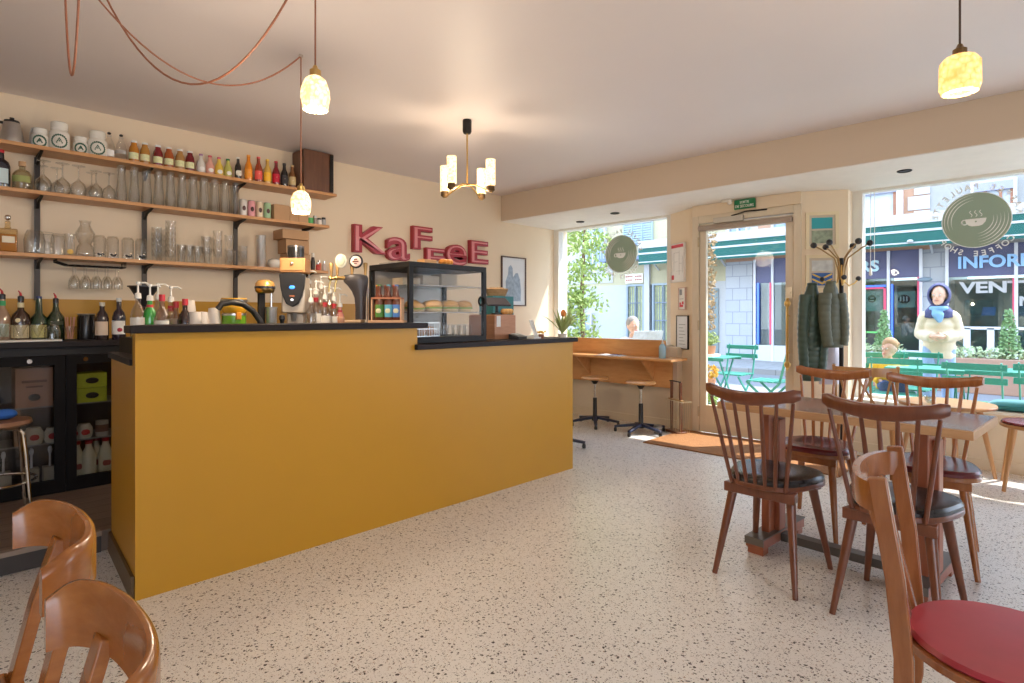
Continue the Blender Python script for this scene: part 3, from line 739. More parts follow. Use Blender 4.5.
tag(MB().lathe([(.001, 0), (.03, 0), (.052, .025), (.056, .045), (.045, .07), (.02, .082), (.001, .084)], 20).build('white_bowl', white_cer, None, loc=(SX, 2.085, z3)), 'round white ceramic bowl beside the cardboard boxes on the lowest shelf', 'bowl')
carton('brown cardboard box at the bottom of the stack on the lowest shelf', -4.86, -4.70, 2.17, 2.36, z3, z3 + .13)
carton('brown cardboard box in the middle of the stack on the lowest shelf', -4.86, -4.70, 2.15, 2.35, z3 + .132, z3 + .245)
carton('brown cardboard box tilted on top of the stack on the lowest shelf', -4.86, -4.68, 2.11, 2.34, z3 + .247, z3 + .325)
spi = [(2.405, (.03, .02, .02), 'dark spice bottle'), (2.435, (.5, .04, .03), 'red labelled jar'), (2.465, (.7, .2, .1), 'red and white jar'), (2.495, (.6, .5, .45), 'pale shaker')]
for k, (y, c, nm_) in enumerate(spi):
    t = thing('spice_jar', f'{nm_} at the end of the lowest shelf' + (', beside the shelf rail' if k == 0 else ''), 'jar', (-4.74 + (k % 2) * .03, y, z3), group='spice jars')
    hh = (.15, .07, .09, .085)[k]
    MB().lathe([(.001, 0), (.017, 0), (.018, hh * .5), (.012, hh * .75), (.001, hh * .76)]).build('jar_body', M('spice%d' % k, c, .35), t)
    MB().lathe([(.001, hh * .76), (.012, hh * .76), (.012, hh), (.001, hh)]).build('lid', steel if k else white_cer, t)
# hanging flutes rack under shelf 3
t = thing('glass_rack', 'black wire rack hanging under the lowest shelf with stemmed glasses', 'rack', (0, 0, 0))
m_ = MB()
for x in (-4.84, -4.80, -4.76, -4.72):
    m_.tube([(x, .64, z3 - .024), (x, .64, z3 - .04), (x, .70, z3 - .06), (x, 1.02, z3 - .06), (x, 1.02, z3 - .024)], .0035, 6)
m_.tube([(-4.84, .70, z3 - .06), (-4.72, .70, z3 - .06)], .0035, 6).tube([(-4.84, 1.02, z3 - .06), (-4.72, 1.02, z3 - .06)], .0035, 6)
m_.build('wire_frame', black, t)
for x in (-4.82, -4.74):
    for k in range(5):
        glass('flute', 'stemmed_glass', 'stemmed glass hanging upside-down from the black wire rack', 'glasses hanging from the rack', (x, .74 + k * .06, z3 - .055))

# ================================================================== BACK COUNTER BOTTLES
zb = 1.04
def liquor(nm, label, y, x, prof, c, lab, labz, top='pour', capc=None, x_=None, s_=1, lab2=None):
    t = bottle(nm, label, (x, y, zb), [(a * s_, b * s_) for a, b in prof], LIQ('lq_' + nm + str(len(MATS)), c), lab=lab, labz=(labz[0] * s_, labz[1] * s_), labr=max(p[0] for p in prof) * s_)
    zt = prof[-1][1] * s_
    if top == 'pour':
        MB().lathe([(.001, zt - .02), (.016, zt - .02), (.016, zt + .008), (.008, zt + .014), (.001, zt + .014)], 12).build('collar', blackpl, t)
        MB().tube([(0, 0, zt + .01), (.002, -.002, zt + .028), (.004, -.012, zt + .045)], [.007, .006, .003], 8).build('pour_spout', redcap, t)
    elif top == 'cap':
        MB().lathe([(.001, zt - .012), (.016, zt - .012), (.016, zt + .012), (.001, zt + .012)], 12).build('cap', capc, t)
    if lab2: MB().lathe([(.0165, zt - .06), (.0165, zt - .03), (.0155, zt - .03), (.0155, zt - .06)], 12).build('neck_label', lab2, t)
    return t
lp = [(.036, 0), (.040, .01), (.040, .15), (.030, .18), (.016, .21), (.015, .28)]
sq = [(.046, 0), (.050, .01), (.050, .13), (.042, .165), (.018, .195), (.015, .215), (.015, .27)]
liquor('rum_bottle', 'clear liquor bottle with a green neck and a red pourer at the frame edge', .375, -4.72, lp, (.35, .22, .14), M('pale_print', (.35, .4, .3), .5), (.03, .11), lab2=M('neck_green', (.03, .3, .1), .5))
t = liquor('amaro_bottle', 'dark brown round liqueur bottle with a cream diagonal label and a red pourer', .462, -4.72, sq, (.05, .02, .01), M('cream_lbl', (.75, .65, .40), .5), (.02, .10), lab2=M('cream_lbl', (.75, .65, .40), .5))
MB().ball((.046, -.018, .13), .014, (.3, 1, 1)).build('seal', M('cream_lbl', (.75, .65, .40), .5), t)
liquor('vermouth_bottle', 'dark green bottle with a yellow and blue label and a blue cap', .552, -4.74, [(.046, 0), (.05, .01), (.05, .11), (.042, .145), (.02, .175), (.016, .27)], (.02, .045, .02), M('yellow_lbl', (.62, .58, .22), .5, var=.4, vs=40), (.02, .10), 'cap', M('navy_cap', (.03, .05, .2), .4))
liquor('wine_bottle', 'olive green wine-shaped bottle with a red pourer behind the tumblers', .638, -4.74, [(.044, 0), (.048, .01), (.048, .12), (.045, .15), (.02, .19), (.015, .22), (.015, .26)], (.025, .04, .015), M('dark_lbl', (.05, .06, .03), .5), (.10, .125))
t = thing('coffee_tin', 'black coffee canister on the back worktop behind the straws', 'canister', (-4.74, .80, zb))
MB().lathe([(.001, 0), (.05, 0), (.052, .01), (.052, .15), (.045, .165), (.001, .168)], 20).build('canister_body', M('canister_black', (.02, .018, .017), .25), t)
MB().ring(.048, .004, (0, 0, .168)).build('rim', steel, t)
liquor('syrup_bottle', 'dark syrup bottle with two pale labels and a cream top beside the black canister', .865, -4.62, [(.036, 0), (.038, .01), (.038, .14), (.03, .17), (.015, .195), (.014, .235)], (.04, .025, .025), M('peach_lbl', (.70, .55, .42), .5), (.03, .12), 'cap', M('cream_cap', (.7, .65, .55), .4))
t = liquor('raspberry_bottle', 'dark syrup bottle with a white raspberry label and white cap', .955, -4.60, [(.038, 0), (.04, .01), (.04, .15), (.032, .18), (.015, .205), (.014, .265)], (.03, .02, .03), paperw, (.035, .125), 'cap', paperw)
MB().ball((.04, -.004, .065), .014, (.25, 1.1, 1)).build('raspberry_print', M('raspberry', (.4, .02, .05), .5), t)
for k, (x, y) in enumerate(((-4.60, .37), (-4.60, .45), (-4.60, .53))):
    glass('tumbler', 'tumbler', 'clear tumbler on the white tray in front of the liquor bottles', 'tumblers on the tray', (x, y, 1.052), 1.1)
t = thing('glass_cloche', 'small domed glass cover at the end of the white tray', 'cover', (-4.59, .60, 1.052))
MB().lathe([(.04, 0), (.042, .05), (.03, .085), (.008, .097), (.012, .108), (.001, .112), (.001, .095), (.028, .082), (.039, .05), (.038, 0)], 18).build('dome', clear, t)
t = thing('straw_holder', 'glass of rose coloured straws between the cloche and the canister', 'straws', (-4.66, .70, zb))
MB().lathe(gl_thin([(.03, 0), (.032, .006), (.034, .09)]), 16).build('holder_glass', clear, t)
for k in range(9):
    a = k * .7
    MB().tube([(.012 * math.cos(a), .012 * math.sin(a), .01), (.026 * math.cos(a), .026 * math.sin(a), .15)], .003, 6).build('straw', M('straw_rose', (.6, .28, .18), .4), t)
# brewing funnel
t = thing('coffee_dripper', 'black cone shaped coffee dripper on a stand behind the syrup pumps', 'dripper', (-4.45 + .02, 1.06, zb))
MB().lathe([(.012, .22), (.02, .235), (.085, .345), (.095, .348), (.095, .355), (.08, .355), (.016, .24), (.01, .225)], 20).build('cone', blackpl, t)
MB().lathe([(.001, 0), (.05, 0), (.05, .01), (.008, .015), (.008, .215), (.03, .22), (.03, .225), (.001, .225)], 16).build('stand', black, t)

# ================================================================== ITEMS ON THE BAR WORKTOP
zw = 1.09
tag(MB().box(-3.56, -3.20, .74, 2.06, 1.0125, 1.0895).build('bottle_riser', black, None), 'low black riser behind the high bar top carrying the syrup bottles', 'riser')
WXX = -3.38
def YB(px, x=WXX):      # where a view line from the room reaches a given depth behind the bar
    tt = (px - 512) / 580; c_, s_ = math.cos(YAW), math.sin(YAW)
    return x / (-s_ + tt * c_) * (c_ + tt * s_)
syrup_prof = [(.033, 0), (.036, .008), (.036, .13), (.03, .165), (.014, .20), (.013, .235)]
def pump(label, y, x, z, h, liquid, labm=None, neck=None, gm=None):
    h -= .07; s_ = h / .33
    t = bottle('syrup_bottle', label, (x, y, z), [(a * min(1, s_ + .1), b * s_) for a, b in syrup_prof], gm or LIQ('syr%d' % len(MATS), liquid), lab=labm, labz=(.03 * s_, .12 * s_), labr=.036 * min(1, s_ + .1))
    z0 = .235 * s_
    MB().lathe([(.001, z0), (.016, z0), (.014, z0 + .025), (.005, z0 + .03), (.004, z0 + .07), (.009, z0 + .072), (.009, z0 + .084), (.001, z0 + .086)], 12).tube([(0, 0, z0 + .078), (.01, .03, z0 + .08), (.012, .045, z0 + .07)], .0045, 8).build('pump_head', white_cer, t)
    if neck: MB().lathe([(.0155, z0 - .05), (.0155, z0 - .02), (.0145, z0 - .02), (.0145, z0 - .05)], 12).build('neck_label', neck, t)
    return t
cl = GLASS('syrup_clear', (.86, .84, .80), .7, .03, .12, 1.5)
pump('clear syrup bottle with a white pump nearest the bar end', YB(138), WXX, zw, .345, (.6, .6, .5), M('kraft_white', (.72, .68, .6), .5), gm=cl)
pump('green syrup bottle with a white pump and a red neck band', YB(150), WXX, zw, .33, (.04, .35, .05), None, redcap)
pump('tall clear syrup bottle with a steel-grey pump behind the red-capped bottle', YB(158, -3.48), -3.48, zw, .345, (.5, .45, .4), None, gm=cl)
pump('clear syrup bottle with a white pump and a red neck band beside the red-capped bottle', YB(171, -3.44), -3.44, zw, .325, (.5, .45, .4), M('kraft_white', (.72, .68, .6), .5), redcap, gm=cl)
def redbot(label, y, x, h, c, labm=None, gm=None):
    h -= .07; s_ = h / .28
    return bottle('red_capped_bottle', label, (x, y, zw), [(.034, 0), (.036, .01), (.036, .12 * s_), (.028, .16 * s_), (.012, .20 * s_), (.012, .26 * s_)], gm or LIQ('rb%d' % len(MATS), c), capm=redcap, cap=(.0145, .034), lab=labm, labz=(.03, .11 * s_))
redbot('clear bottle with red cap and a white printed label among the syrup pumps', YB(162, -3.32), -3.32, .285, (.5, .4, .3), M('kraft_white', (.72, .68, .6), .5), GLASS('peach_glass', (.8, .68, .6), .6, .03, .12, 1.5))
redbot('shorter clear bottle with red cap beside the white pump', YB(176, -3.42), -3.42, .25, (.5, .3, .2), None, GLASS('peach_glass', (.8, .68, .6), .6, .03, .12, 1.5))
redbot('dark bottle with red cap in front of the upside-down cups', YB(185), WXX, .265, (.03, .012, .01))
for k, (px, x, h) in enumerate(((189, -3.5, 5), (195, -3.36, 3), (202, -3.42, 3), (214, -3.42, 4))):
    for j in range(h):
        o = tag(MB().lathe([(.036, 0), (.037, .004), (.027, .085), (.001, .087), (.001, .084), (.025, .082), (.034, 0)], 16).build('paper_cup', M('cup_paper', (.74, .66, .58), .5), None, loc=(x, YB(px, x), zw + j * .022 + (.0 if h < 5 else .02) )), 'white cup upside-down ' + ['in the tallest cup stack', 'in the short stack beside the dark bottle', 'in the short stack in the middle of the cups', 'in the stack beside the yellow and green canister'][k], 'cup', ['tall cup stack', 'cup stack beside the dark bottle', 'middle cup stack', 'cup stack beside the canister'][k])
# shiny portafilter / metal bits
t = thing('portafilter', 'shiny steel portafilter lying on the bar worktop', 'portafilter', (-3.30, YB(200, -3.30), 1.122))
MB().ring(.03, .009, (0, 0, 0)).ball((0, 0, -.004), .028, (1, 1, .5)).build('basket', chrome, t)
MB().tube([(0, .035, 0), (.01, .07, .004), (.012, .13, -.004)], [.007, .011, .012]).build('handle', blackpl, t)
MB().cyl((0, 0, -.032), (0, 0, -.01), .03).build('rest', blackpl, t)
# canister: yellow over green with clamp
yl = M('yellow_enamel', (.80, .42, .02), .3)
t = thing('clamp_canister', 'yellow and green enamel canister with steel clamps on the bar', 'canister', (-3.40, YB(234, -3.40), zw))
t.scale = (.80, .80, .73)
MB().lathe([(.001, 0), (.075, 0), (.080, .02), (.078, .15), (.001, .15)], 24).build('green_base', M('green_enamel_can', (.16, .38, .02), .3), t)
MB().lathe([(.068, .15), (.080, .152), (.080, .165), (.068, .17), (.001, .17)], 24).build('clamp_ring', steel, t)
MB().lathe([(.001, .17), (.07, .17), (.085, .20), (.082, .235), (.07, .25), (.001, .25)], 24).build('yellow_bowl', yl, t)
MB().lathe([(.07, .25), (.086, .252), (.088, .272), (.078, .276), (.07, .27)], 24).build('upper_ring', steel, t)
MB().lathe([(.001, .262), (.076, .27), (.085, .277), (.083, .283), (.07, .279), (.001, .272)], 24).build('yellow_lid', yl, t)
MB().box(.078, .10, -.02, .015, .12, .175).build('clamp_latch', M('latch_orange', (.8, .3, .02), .4), t, bev=.004)
# thick black hose arching in front
hp = [Vector((-3.27, YB(px, -3.27), z)) for px, z in ((218, 1.235), (222, 1.262), (232, 1.272), (243, 1.262), (253, 1.225), (260, 1.17), (263, 1.10), (264, 1.09))]
tag(MB().tube(hp, .0165, 12).build('hose', M('rubber_black', (.02, .018, .016), .45), None), 'thick black hose arching in front of the yellow and green canister', 'hose')
# mixer with golden head
t = thing('drink_mixer', 'drink mixer with a golden rounded head and steel cup on the bar', 'mixer', (-3.40, YB(265, -3.40), zw))
t.scale = (.95, .95, .80)
MB().lathe([(.001, .30), (.045, .30), (.056, .315), (.058, .335), (.001, .336)], 24).build('head_lower', brass, t)
MB().lathe([(.0585, .333), (.060, .335), (.060, .348), (.0585, .35)], 24).build('head_band', blackpl, t)
MB().lathe([(.001, .347), (.058, .347), (.056, .37), (.042, .392), (.02, .40), (.001, .40)], 24).build('head_dome', M('gold_enamel', (.68, .38, .12), .25, .4), t)
MB().box(-.03, -.005, -.035, .005, 0, .31).build('column', black, t, bev=.004)
MB().lathe([(.001, 0), (.055, 0), (.055, .014), (.001, .016)], 20).build('base', black, t)
MB().lathe(gl_thin([(.026, .016), (.030, .03), (.034, .19), (.037, .20)]), 18, (.02, .03, 0)).build('mixing_cup', M('bright_steel', (.85, .84, .82), .32, .85), t)
MB().cyl((.02, .03, .2), (.02, .03, .31), .006).build('spindle', chrome, t)
# coffee grinder / water machine
gy = YB(295, -3.38)
t = thing('coffee_grinder', 'coffee grinder with an oval black front and blue display on the bar', 'grinder', (-3.38, gy, zw), R(-38))
t.scale = (1, 1, .78)
MB().box(-.10, .05, -.068, .068, .16, .44).box(-.10, .0, -.05, .05, .03, .16).box(-.10, .09, -.068, .068, 0, .03).build('housing', M('warm_steel', (.72, .62, .5), .35, .6), t, bev=.01)
pr = [(-.072, .42), (-.075, .455), (-.05, .465), (0, .468), (.05, .465), (.075, .455), (.072, .42), (.068, .36), (.056, .29), (.035, .23), (0, .205), (-.035, .23), (-.056, .29), (-.068, .36)]
MB().prism([(a, b) for a, b in pr], .045, .075, 'x').build('front_panel', blackpl, t, bev=.006)
MB().ball((.076, 0, .355), .017, (.15, 1, .8)).build('display', EMIT('blue_display', (.05, .25, .9), 1.5), t)
MB().ball((.076, 0, .26), .009, (.2, 1, 1)).build('button', EMIT('white_button', (.8, .85, .95), .9), t)
MB().box(.075, .077, -.014, .014, .285, .292).build('logo_mark', M('logo_orange', (.6, .2, .08), .5), t)
MB().lathe([(.012, .10), (.02, .16), (.018, .16), (.01, .10)], 12, (.03, 0, 0)).build('spout', steel, t)
MB().ball((.03, 0, .165), .008).build('red_light', redcap, t)
t = thing('wooden_drawer_box', 'small wooden drawer box with a metal knob on top of the coffee grinder', 'box', (-3.38, gy, 1.457), R(-38))
MB().box(-.09, .065, -.072, .072, 0, .085).build('box_body', M('drawer_wood', (.46, .22, .08), .5), t, bev=.003)
MB().box(.065, .072, -.063, .063, .010, .075).build('drawer', M('drawer_wood', (.46, .22, .08), .5), t, bev=.002)
MB().ball((.079, 0, .05), .010).build('knob', steel, t)
t = thing('round_tin', 'short black round tin on the wooden drawer box', 'tin', (-3.39, gy + .01, 1.543))
MB().lathe([(.001, 0), (.048, 0), (.048, .068), (.001, .068)], 24).build('tin_body', M('tin_black', (.015, .014, .013), .2), t)
MB().lathe([(.001, .068), (.049, .066), (.049, .078), (.001, .08)], 24).build('lid', M('tin_lid', (.12, .1, .09), .25, .6), t)
# small black pump bottle left of grinder
t = thing('tamper', 'small black tamper standing left of the coffee grinder', 'tamper', (-3.28, YB(282, -3.28), zw + .02))
MB().lathe([(.001, 0), (.026, 0), (.027, .02), (.012, .035), (.010, .055), (.018, .07), (.014, .09), (.001, .095)], 16).build('tamper_body', blackpl, t)
MB().cyl((0, 0, -.02), (0, 0, 0), .022).build('tamper_stand', black, t)
# syrups cluster to the right of the grinder
syr = [(309, -3.50, .50, 'tallest clear syrup bottle right behind the coffee grinder'), (316, -3.36, .40, 'clear syrup bottle with pump beside the grinder front'), (321, -3.52, .46, 'tall clear syrup bottle in the rear of the pump cluster'), (325, -3.34, .36, 'clear syrup bottle in the front centre of the pump cluster'),
       (330, -3.50, .42, 'clear syrup bottle with pump in the rear right of the cluster'), (334, -3.36, .35, 'clear syrup bottle second from the cork mug'), (311, -3.30, .33, 'short clear syrup bottle in front of the tallest one')]
for k, (px, x, h, lb) in enumerate(syr):
    pump(lb, YB(px, x), x, zw, h * 1.02, (.6, .55, .5), M('ivory_lbl', (.75, .70, .62), .5) if k % 2 else None, redcap if k in (1, 3, 5) else None, gm=GLASS('pale_syrup', (.92, .88, .83), .75, .03, .14, 1.4))
pump('pink syrup bottle with a red neck band beside the beer tap', YB(340, -3.34), -3.34, zw, .30, (.65, .25, .18), None, redcap)
t = thing('cork_mug', 'small round cork mug at the foot of the beer tap', 'mug', (-3.05, YB(341, -3.05), 1.157))
MB().lathe([(.001, 0), (.018, 0), (.020, .008), (.020, .032), (.015, .036), (.001, .034)], 16).build('mug_body', M('terracotta', (.6, .3, .17), .7), t)
# beer tap
t = thing('beer_tap', 'black curved beer tap column with brass taps and round badges on the bar', 'beer tap', (-3.10, YB(358, -3.10), 1.157), YAW)
MB().box(-.075, .03, -.05, .05, -.0, .016).build('drip_tray', M('tray_wood', (.55, .38, .22), .5), t, bev=.003)
m_ = MB()
prof_l = [(.0, .016), (.0, .10), (-.002, .15), (-.012, .19), (-.032, .215), (-.06, .235), (-.065, .25)]
cols = []
pts = [(.016, .016, .028, .030), (.016, .08, .028, .030), (.014, .13, .031, .031), (.008, .165, .040, .034), (-.002, .195, .054, .038), (-.012, .215, .066, .042), (-.014, .235, .068, .042), (-.014, .25, .060, .038), (-.014, .256, .03, .02)]
vs = []
n = 20
for cx_, z, rx, ry in pts:
    for k in range(n):
        a = 2 * PI * k / n; vs.append((cx_ + rx * 1.12 * math.cos(a), ry * math.sin(a), z * 1.14))
fs = [(i * n + k, i * n + (k + 1) % n, (i + 1) * n + (k + 1) % n, (i + 1) * n + k) for i in range(len(pts) - 1) for k in range(n)] + [tuple(range(n))[::-1], tuple((len(pts) - 1) * n + k for k in range(n))]
m_.add(vs, fs); m_.build('tap_column', M('tap_charcoal', (.055, .048, .05), .38, .2), t)
for k, (x, y) in enumerate(((-.115, -.03), (-.165, .015))):
    f_ = MB().tube([(-.06, y * .5, .268), (x, y, .268)], .010, 10).ball((x - .004, y, .268), .016).tube([(x - .004, y, .262), (x - .012, y, .225), (x - .016, y, .185)], [.007, .006, .005], 8)
    f_.build('faucet', brass, t)
for k, (x, y) in enumerate(((-.165, .015), (-.115, -.03), (-.035, 0), (.045, 0))):
    MB().lathe([(.001, 0), (.007, 0), (.009, .03), (.014, .07), (.012, .078), (.001, .08)], 12, (x, y, .282)).build('tap_handle', M('handle_brass', (.45, .27, .1), .4, .6), t)
MB().ball((-.090, -.04, .368), .036, (1, .25, 1.2)).build('oval_badge', M('badge_white', (.50, .48, .40), .4), t)
MB().ball((-.090, -.047, .368), .025, (1, .2, 1.2)).build('badge_centre', M('badge_sage', (.36, .38, .28), .4), t)
b_ = MB().ball((-.002, -.035, .366), .042, (1, .22, 1)).build('round_badge', blackpl, t)
MB().ball((-.002, -.042, .366), .032, (1, .2, 1)).build('badge_face', M('badge_pink', (.75, .55, .48), .4), b_)
m_ = MB(); m_.box(-.020, .016, -.052, -.046, .360, .369).box(-.012, .008, -.052, -.046, .373, .381).box(-.010, .006, -.052, -.046, .349, .355); m_.build('badge_mark', M('badge_dark', (.12, .04, .03), .5), b_)
MB().tube([(.047, .01, .25), (.055, .02, .2), (.055, .02, 0)], .006).build('steel_pipe', steel, t)
# bottle rack
t = thing('bottle_rack', 'wooden two-level rack holding brown beer bottles beside the glass cabinet', 'rack', (-2.955, 1.975, 1.157), R(44))
MB().box(-.105, .105, -.055, .055, 0, .015).build('rack_base', M('rack_pine', (.70, .42, .24), .5), t, bev=.002)
MB().box(-.088, .088, -.05, .05, .140, .150).build('rack_plate', M('rack_red', (.45, .16, .07), .5), t)
for x in (-.086, .086): MB().box(x - .004, x + .004, -.045, .045, .015, .140).build('rack_post', M('rack_pine', (.70, .42, .24), .5), t)
c_, s_ = math.cos(R(44)), math.sin(R(44))
bl_ = [('green', (.10, .28, .05)), ('sky blue', (.12, .45, .58)), ('blue', (.08, .22, .55)), ('orange', (.7, .25, .05)), ('brown', (.2, .08, .04)), ('red', (.5, .05, .03))]
beerp = [(.024, 0), (.028, .006), (.028, .108), (.022, .132), (.0125, .155), (.0125, .205)]
for k, (cn, c) in enumerate(bl_):
    lx = (-.045, .010, .058)[k % 3] if k < 3 else (-.066, -.015, .036)[k % 3]; ly = -.02 if k < 3 else .028
    wx = -2.955 + lx * c_ - ly * s_; wy = 1.975 + lx * s_ + ly * c_
    tt = bottle('beer_bottle', f'brown beer bottle with {cn} label in the wooden rack, {"front" if k < 3 else "rear"} row', (wx, wy, 1.1725), beerp, LIQ('beer_brown', (.13, .035, .015)), capm=M('bcap%d' % k, c, .4), cap=(.0125, .012), lab=M('blab_' + cn.replace(' ', '_'), c, .5), labz=(.018, .092), group='beer bottles in the rack', rz=R(-46))
    if k < 3: MB().ball((.0275, 0, .055), .016, (.2, 1, 1), 8, 6).build('label_emblem', M('bl_emb', (.75, .7, .45), .5), tt)

# ================================================================== GLASS DISPLAY CASE
zl = 1.027
t = thing('display_cabinet', 'black framed glass display cabinet with filled rolls on the lower counter', 'display cabinet', (-3.36, 2.10, zl))
W_, L_, H_ = .45, .645, .505
for x in (0, W_ - .022):
    for y in (0, L_ - .03): MB().box(x, x + .022, y, y + .03, .035, H_ - .035).build('corner_post', black, t)
MB().box(0, W_, 0, L_, 0, .035).build('base', black, t, bev=.003)
MB().box(0, W_, 0, L_, H_ - .035, H_).build('top_frame', black, t, bev=.003)
MB().box(W_ - .008, W_ - .002, .03, L_ - .03, .035, H_ - .035).build('front_pane', clear2, t, smooth=0)
MB().box(.022, W_ - .022, .004, .009, .035, H_ - .035).build('side_pane', clear2, t, smooth=0)
MB().box(.022, W_ - .022, L_ - .009, L_ - .004, .035, H_ - .035).build('side_pane', clear2, t, smooth=0)
MB().box(-.004, .004, .03, L_ - .03, .035, H_ - .035).build('back_door', M('frosted_back', (.5, .42, .34), .3), t)
for z in (.19, .36):
    MB().box(.01, W_ - .012, .03, L_ - .03, z, z + .006).build('glass_shelf', GLASS('shelf_glass', (.86, .92, .9), .6, .05, .12, 2), t, smooth=0)
    MB().cyl((W_ - .012, .03, z + .003), (W_ - .012, L_ - .03, z + .003), .004, n=8).build('shelf_rod', chrome, t)
MB().ring(.03, .006, (W_ + .008, L_ - .05, .27), ax='x').build('handle_ring', black, t)
crust = M('bread_crust', (.72, .42, .16), .6, var=.15, vs=20); lett = M('lettuce', (.28, .42, .08), .6); crumb = M('bread_pale', (.80, .62, .38), .7)
CX0, CY0 = -3.36, 2.10
rp = None
for k, (dx, dy) in enumerate(((.36, .12), (.36, .26), (.37, .39), (.36, .52), (.24, .18), (.24, .32), (.24, .46))):
    lb = ['flat filled roll at the near end of the middle cabinet shelf', 'second filled bread roll on the middle cabinet shelf', 'tallest filled bread roll on the middle cabinet shelf', 'filled bread roll at the far end of the middle cabinet shelf'][k] if k < 4 else 'filled bread roll in the rear row of the middle cabinet shelf'
    loc = (CX0 + dx, CY0 + dy, zl + .197)
    if rp is None:
        rp = thing('bread_roll', lb, 'bread roll', loc, group='filled rolls in the cabinet')
        MB().lathe([(.001, 0), (.048, .002), (.052, .012), (.048, .02), (.001, .02)], 18).build('bottom_half', crumb, rp)
        MB().lathe([(.03, .02), (.056, .021), (.054, .028), (.058, .030), (.03, .032)], 13).build('lettuce', lett, rp)
        MB().lathe([(.001, .030), (.052, .031), (.055, .042), (.045, .062), (.022, .073), (.001, .075)], 18).build('top_half', crust, rp)
        rp.scale = (1, 1, .75)
    else:
        dup(rp, loc, label=lb, group='filled rolls in the cabinet' if k < 4 else 'rear filled rolls in the cabinet', scale=(1.05, 1.05, 1.05))
t = thing('wire_basket', 'wire basket of pastries on the bottom of the display cabinet', 'basket', (CX0 + .30, CY0 + .17, zl + .0365))
m_ = MB()
for z in (.004, .05, .09): m_.strip([(-.09, -.11, z), (.09, -.11, z), (.09, .11, z), (-.09, .11, z)], [(-.002, -.002), (.002, -.002), (.002, .002), (-.002, .002)], closed=True)
for k in range(12):
    a = -.11 + .22 * k / 11
    m_.cyl((.09, a, .002), (.09, a, .09), .0015, n=5).cyl((-.09, a, .002), (-.09, a, .09), .0015, n=5)
m_.build('wire_frame', steel, t)
for k in range(6):
    x, y = CX0 + .26 + (k % 2) * .08, CY0 + .10 + (k // 2) * .07
    tag(MB().lathe([(.001, 0), (.02, .0), (.032, .03), (.036, .045), (.022, .062), (.001, .066)], 14).build('muffin', M('muffin_brown', (.42, .2, .07), .7, var=.2, vs=30), None, loc=(x, y, zl + .041)), 'brown muffin in the wire basket in the display cabinet', 'muffin', 'muffins in the basket')
for k in range(5):
    tag(MB().lathe(gl_thin([(.022, 0), (.028, .01), (.032, .075)]), 14).build('dessert_glass', clear, None, loc=(CX0 + .34, CY0 + .36 + k * .052, zl + .0365)), 'small dessert glass at the bottom of the display cabinet', 'glass', 'dessert glasses in the cabinet')
for k in range(3):
    tag(boxy('pastry_box', 'stack', 'box', CX0 + .12, CX0 + .24, CY0 + .10 + k * .16, CY0 + .24 + k * .16, zl + .3675, zl + .42 + k * .02, M('pastry_box', (.62, .5, .36), .7)), ['low kraft pastry box on the top cabinet shelf near the corner post', 'kraft pastry box in the middle of the top cabinet shelf', 'tallest kraft pastry box on the top cabinet shelf'][k])
# items on top of the display case
tag(MB().box(-3.05, -2.97, 2.26, 2.36, zl + H_ + .001, zl + H_ + .028).build('wooden_block', M('block_orange', (.75, .40, .16), .5), None, bev=.003), 'small wooden block on top of the display cabinet', 'block')
m_ = MB()
for a in range(8): m_.ball((-3.0 + .022 * math.cos(a * PI / 4), 2.46 + .032 * math.sin(a * PI / 4), zl + H_ + .022), .022, (1, 1, .9), 8, 6)
tag(m_.build('gourd', M('gourd_orange', (.80, .30, .04), .5), None), 'small ribbed orange gourd on top of the display cabinet', 'gourd')
tag(MB().box(-3.30, -3.18, 2.14, 2.30, zl + H_ + .001, zl + H_ + .014).build('flat_board', M('grey_board', (.4, .36, .32), .6), None), 'flat grey board on the near end of the display cabinet top', 'board')

# ================================================================== LOWER COUNTER ITEMS
t = boxy('wooden_box', 'reddish wooden box with a small white label on the lower counter', 'box', -3.30, -3.02, 2.93, 3.15, zl, zl + .175, WOOD('box_redwood', (.45, .20, .10), (.56, .28, .15), (3, 3, 25), .5))
MB().box(.14, .142, -.09, -.05, .09, .17).build('small_label', paperw, t)
MB().box(-.13, .13, -.1, .1, .175, .18).build('lid', M('box_lid_wood', (.5, .25, .13), .5), t)
t = thing('till_screen', 'dark tilted touch screen till standing on the wooden box', 'till', (-3.12, 3.05, zl + .1805), R(-20))
m_ = MB(); m_.obox((0, .0, .095), (.015, .19, .12), (0, R(-62), 0)); m_.build('screen', M('till_dark', (.06, .055, .065), .3), t, bev=.004)
MB().lathe([(.001, 0), (.05, 0), (.05, .008), (.012, .015), (.012, .07), (.001, .075)], 16).build('stand', blackpl, t)
m_ = MB()
for a in range(9): m_.ball((-3.06 + .02 * math.cos(a * 2 * PI / 9), 3.10 + .035 * math.sin(a * 2 * PI / 9), zl + .203), .022, (1, 1, 1), 8, 6)
tag(m_.build('gourd', M('gourd_tan', (.62, .35, .12), .6), None), 'tan ribbed gourd under the till screen on the wooden box', 'gourd')
boxy('teal_box', 'teal cardboard box standing behind the wooden box on the lower counter', 'box', -3.50, -3.34, 3.22, 3.46, zl, zl + .33, M('teal_card', (.04, .20, .22), .6))
t = thing('wicker_basket', 'shallow wicker basket on top of the teal box', 'basket', (-3.42, 3.34, zl + .3305))
m_ = MB()
for k in range(5): m_.ring(.07 + k * .005, .008, (0, 0, .008 + k * .012), 24, 6)
m_.lathe([(.001, .001), (.07, .001), (.07, .008), (.001, .008)], 20)
m_.build('basket_weave', M('wicker', (.45, .28, .14), .8, var=.3, vs=50), t)
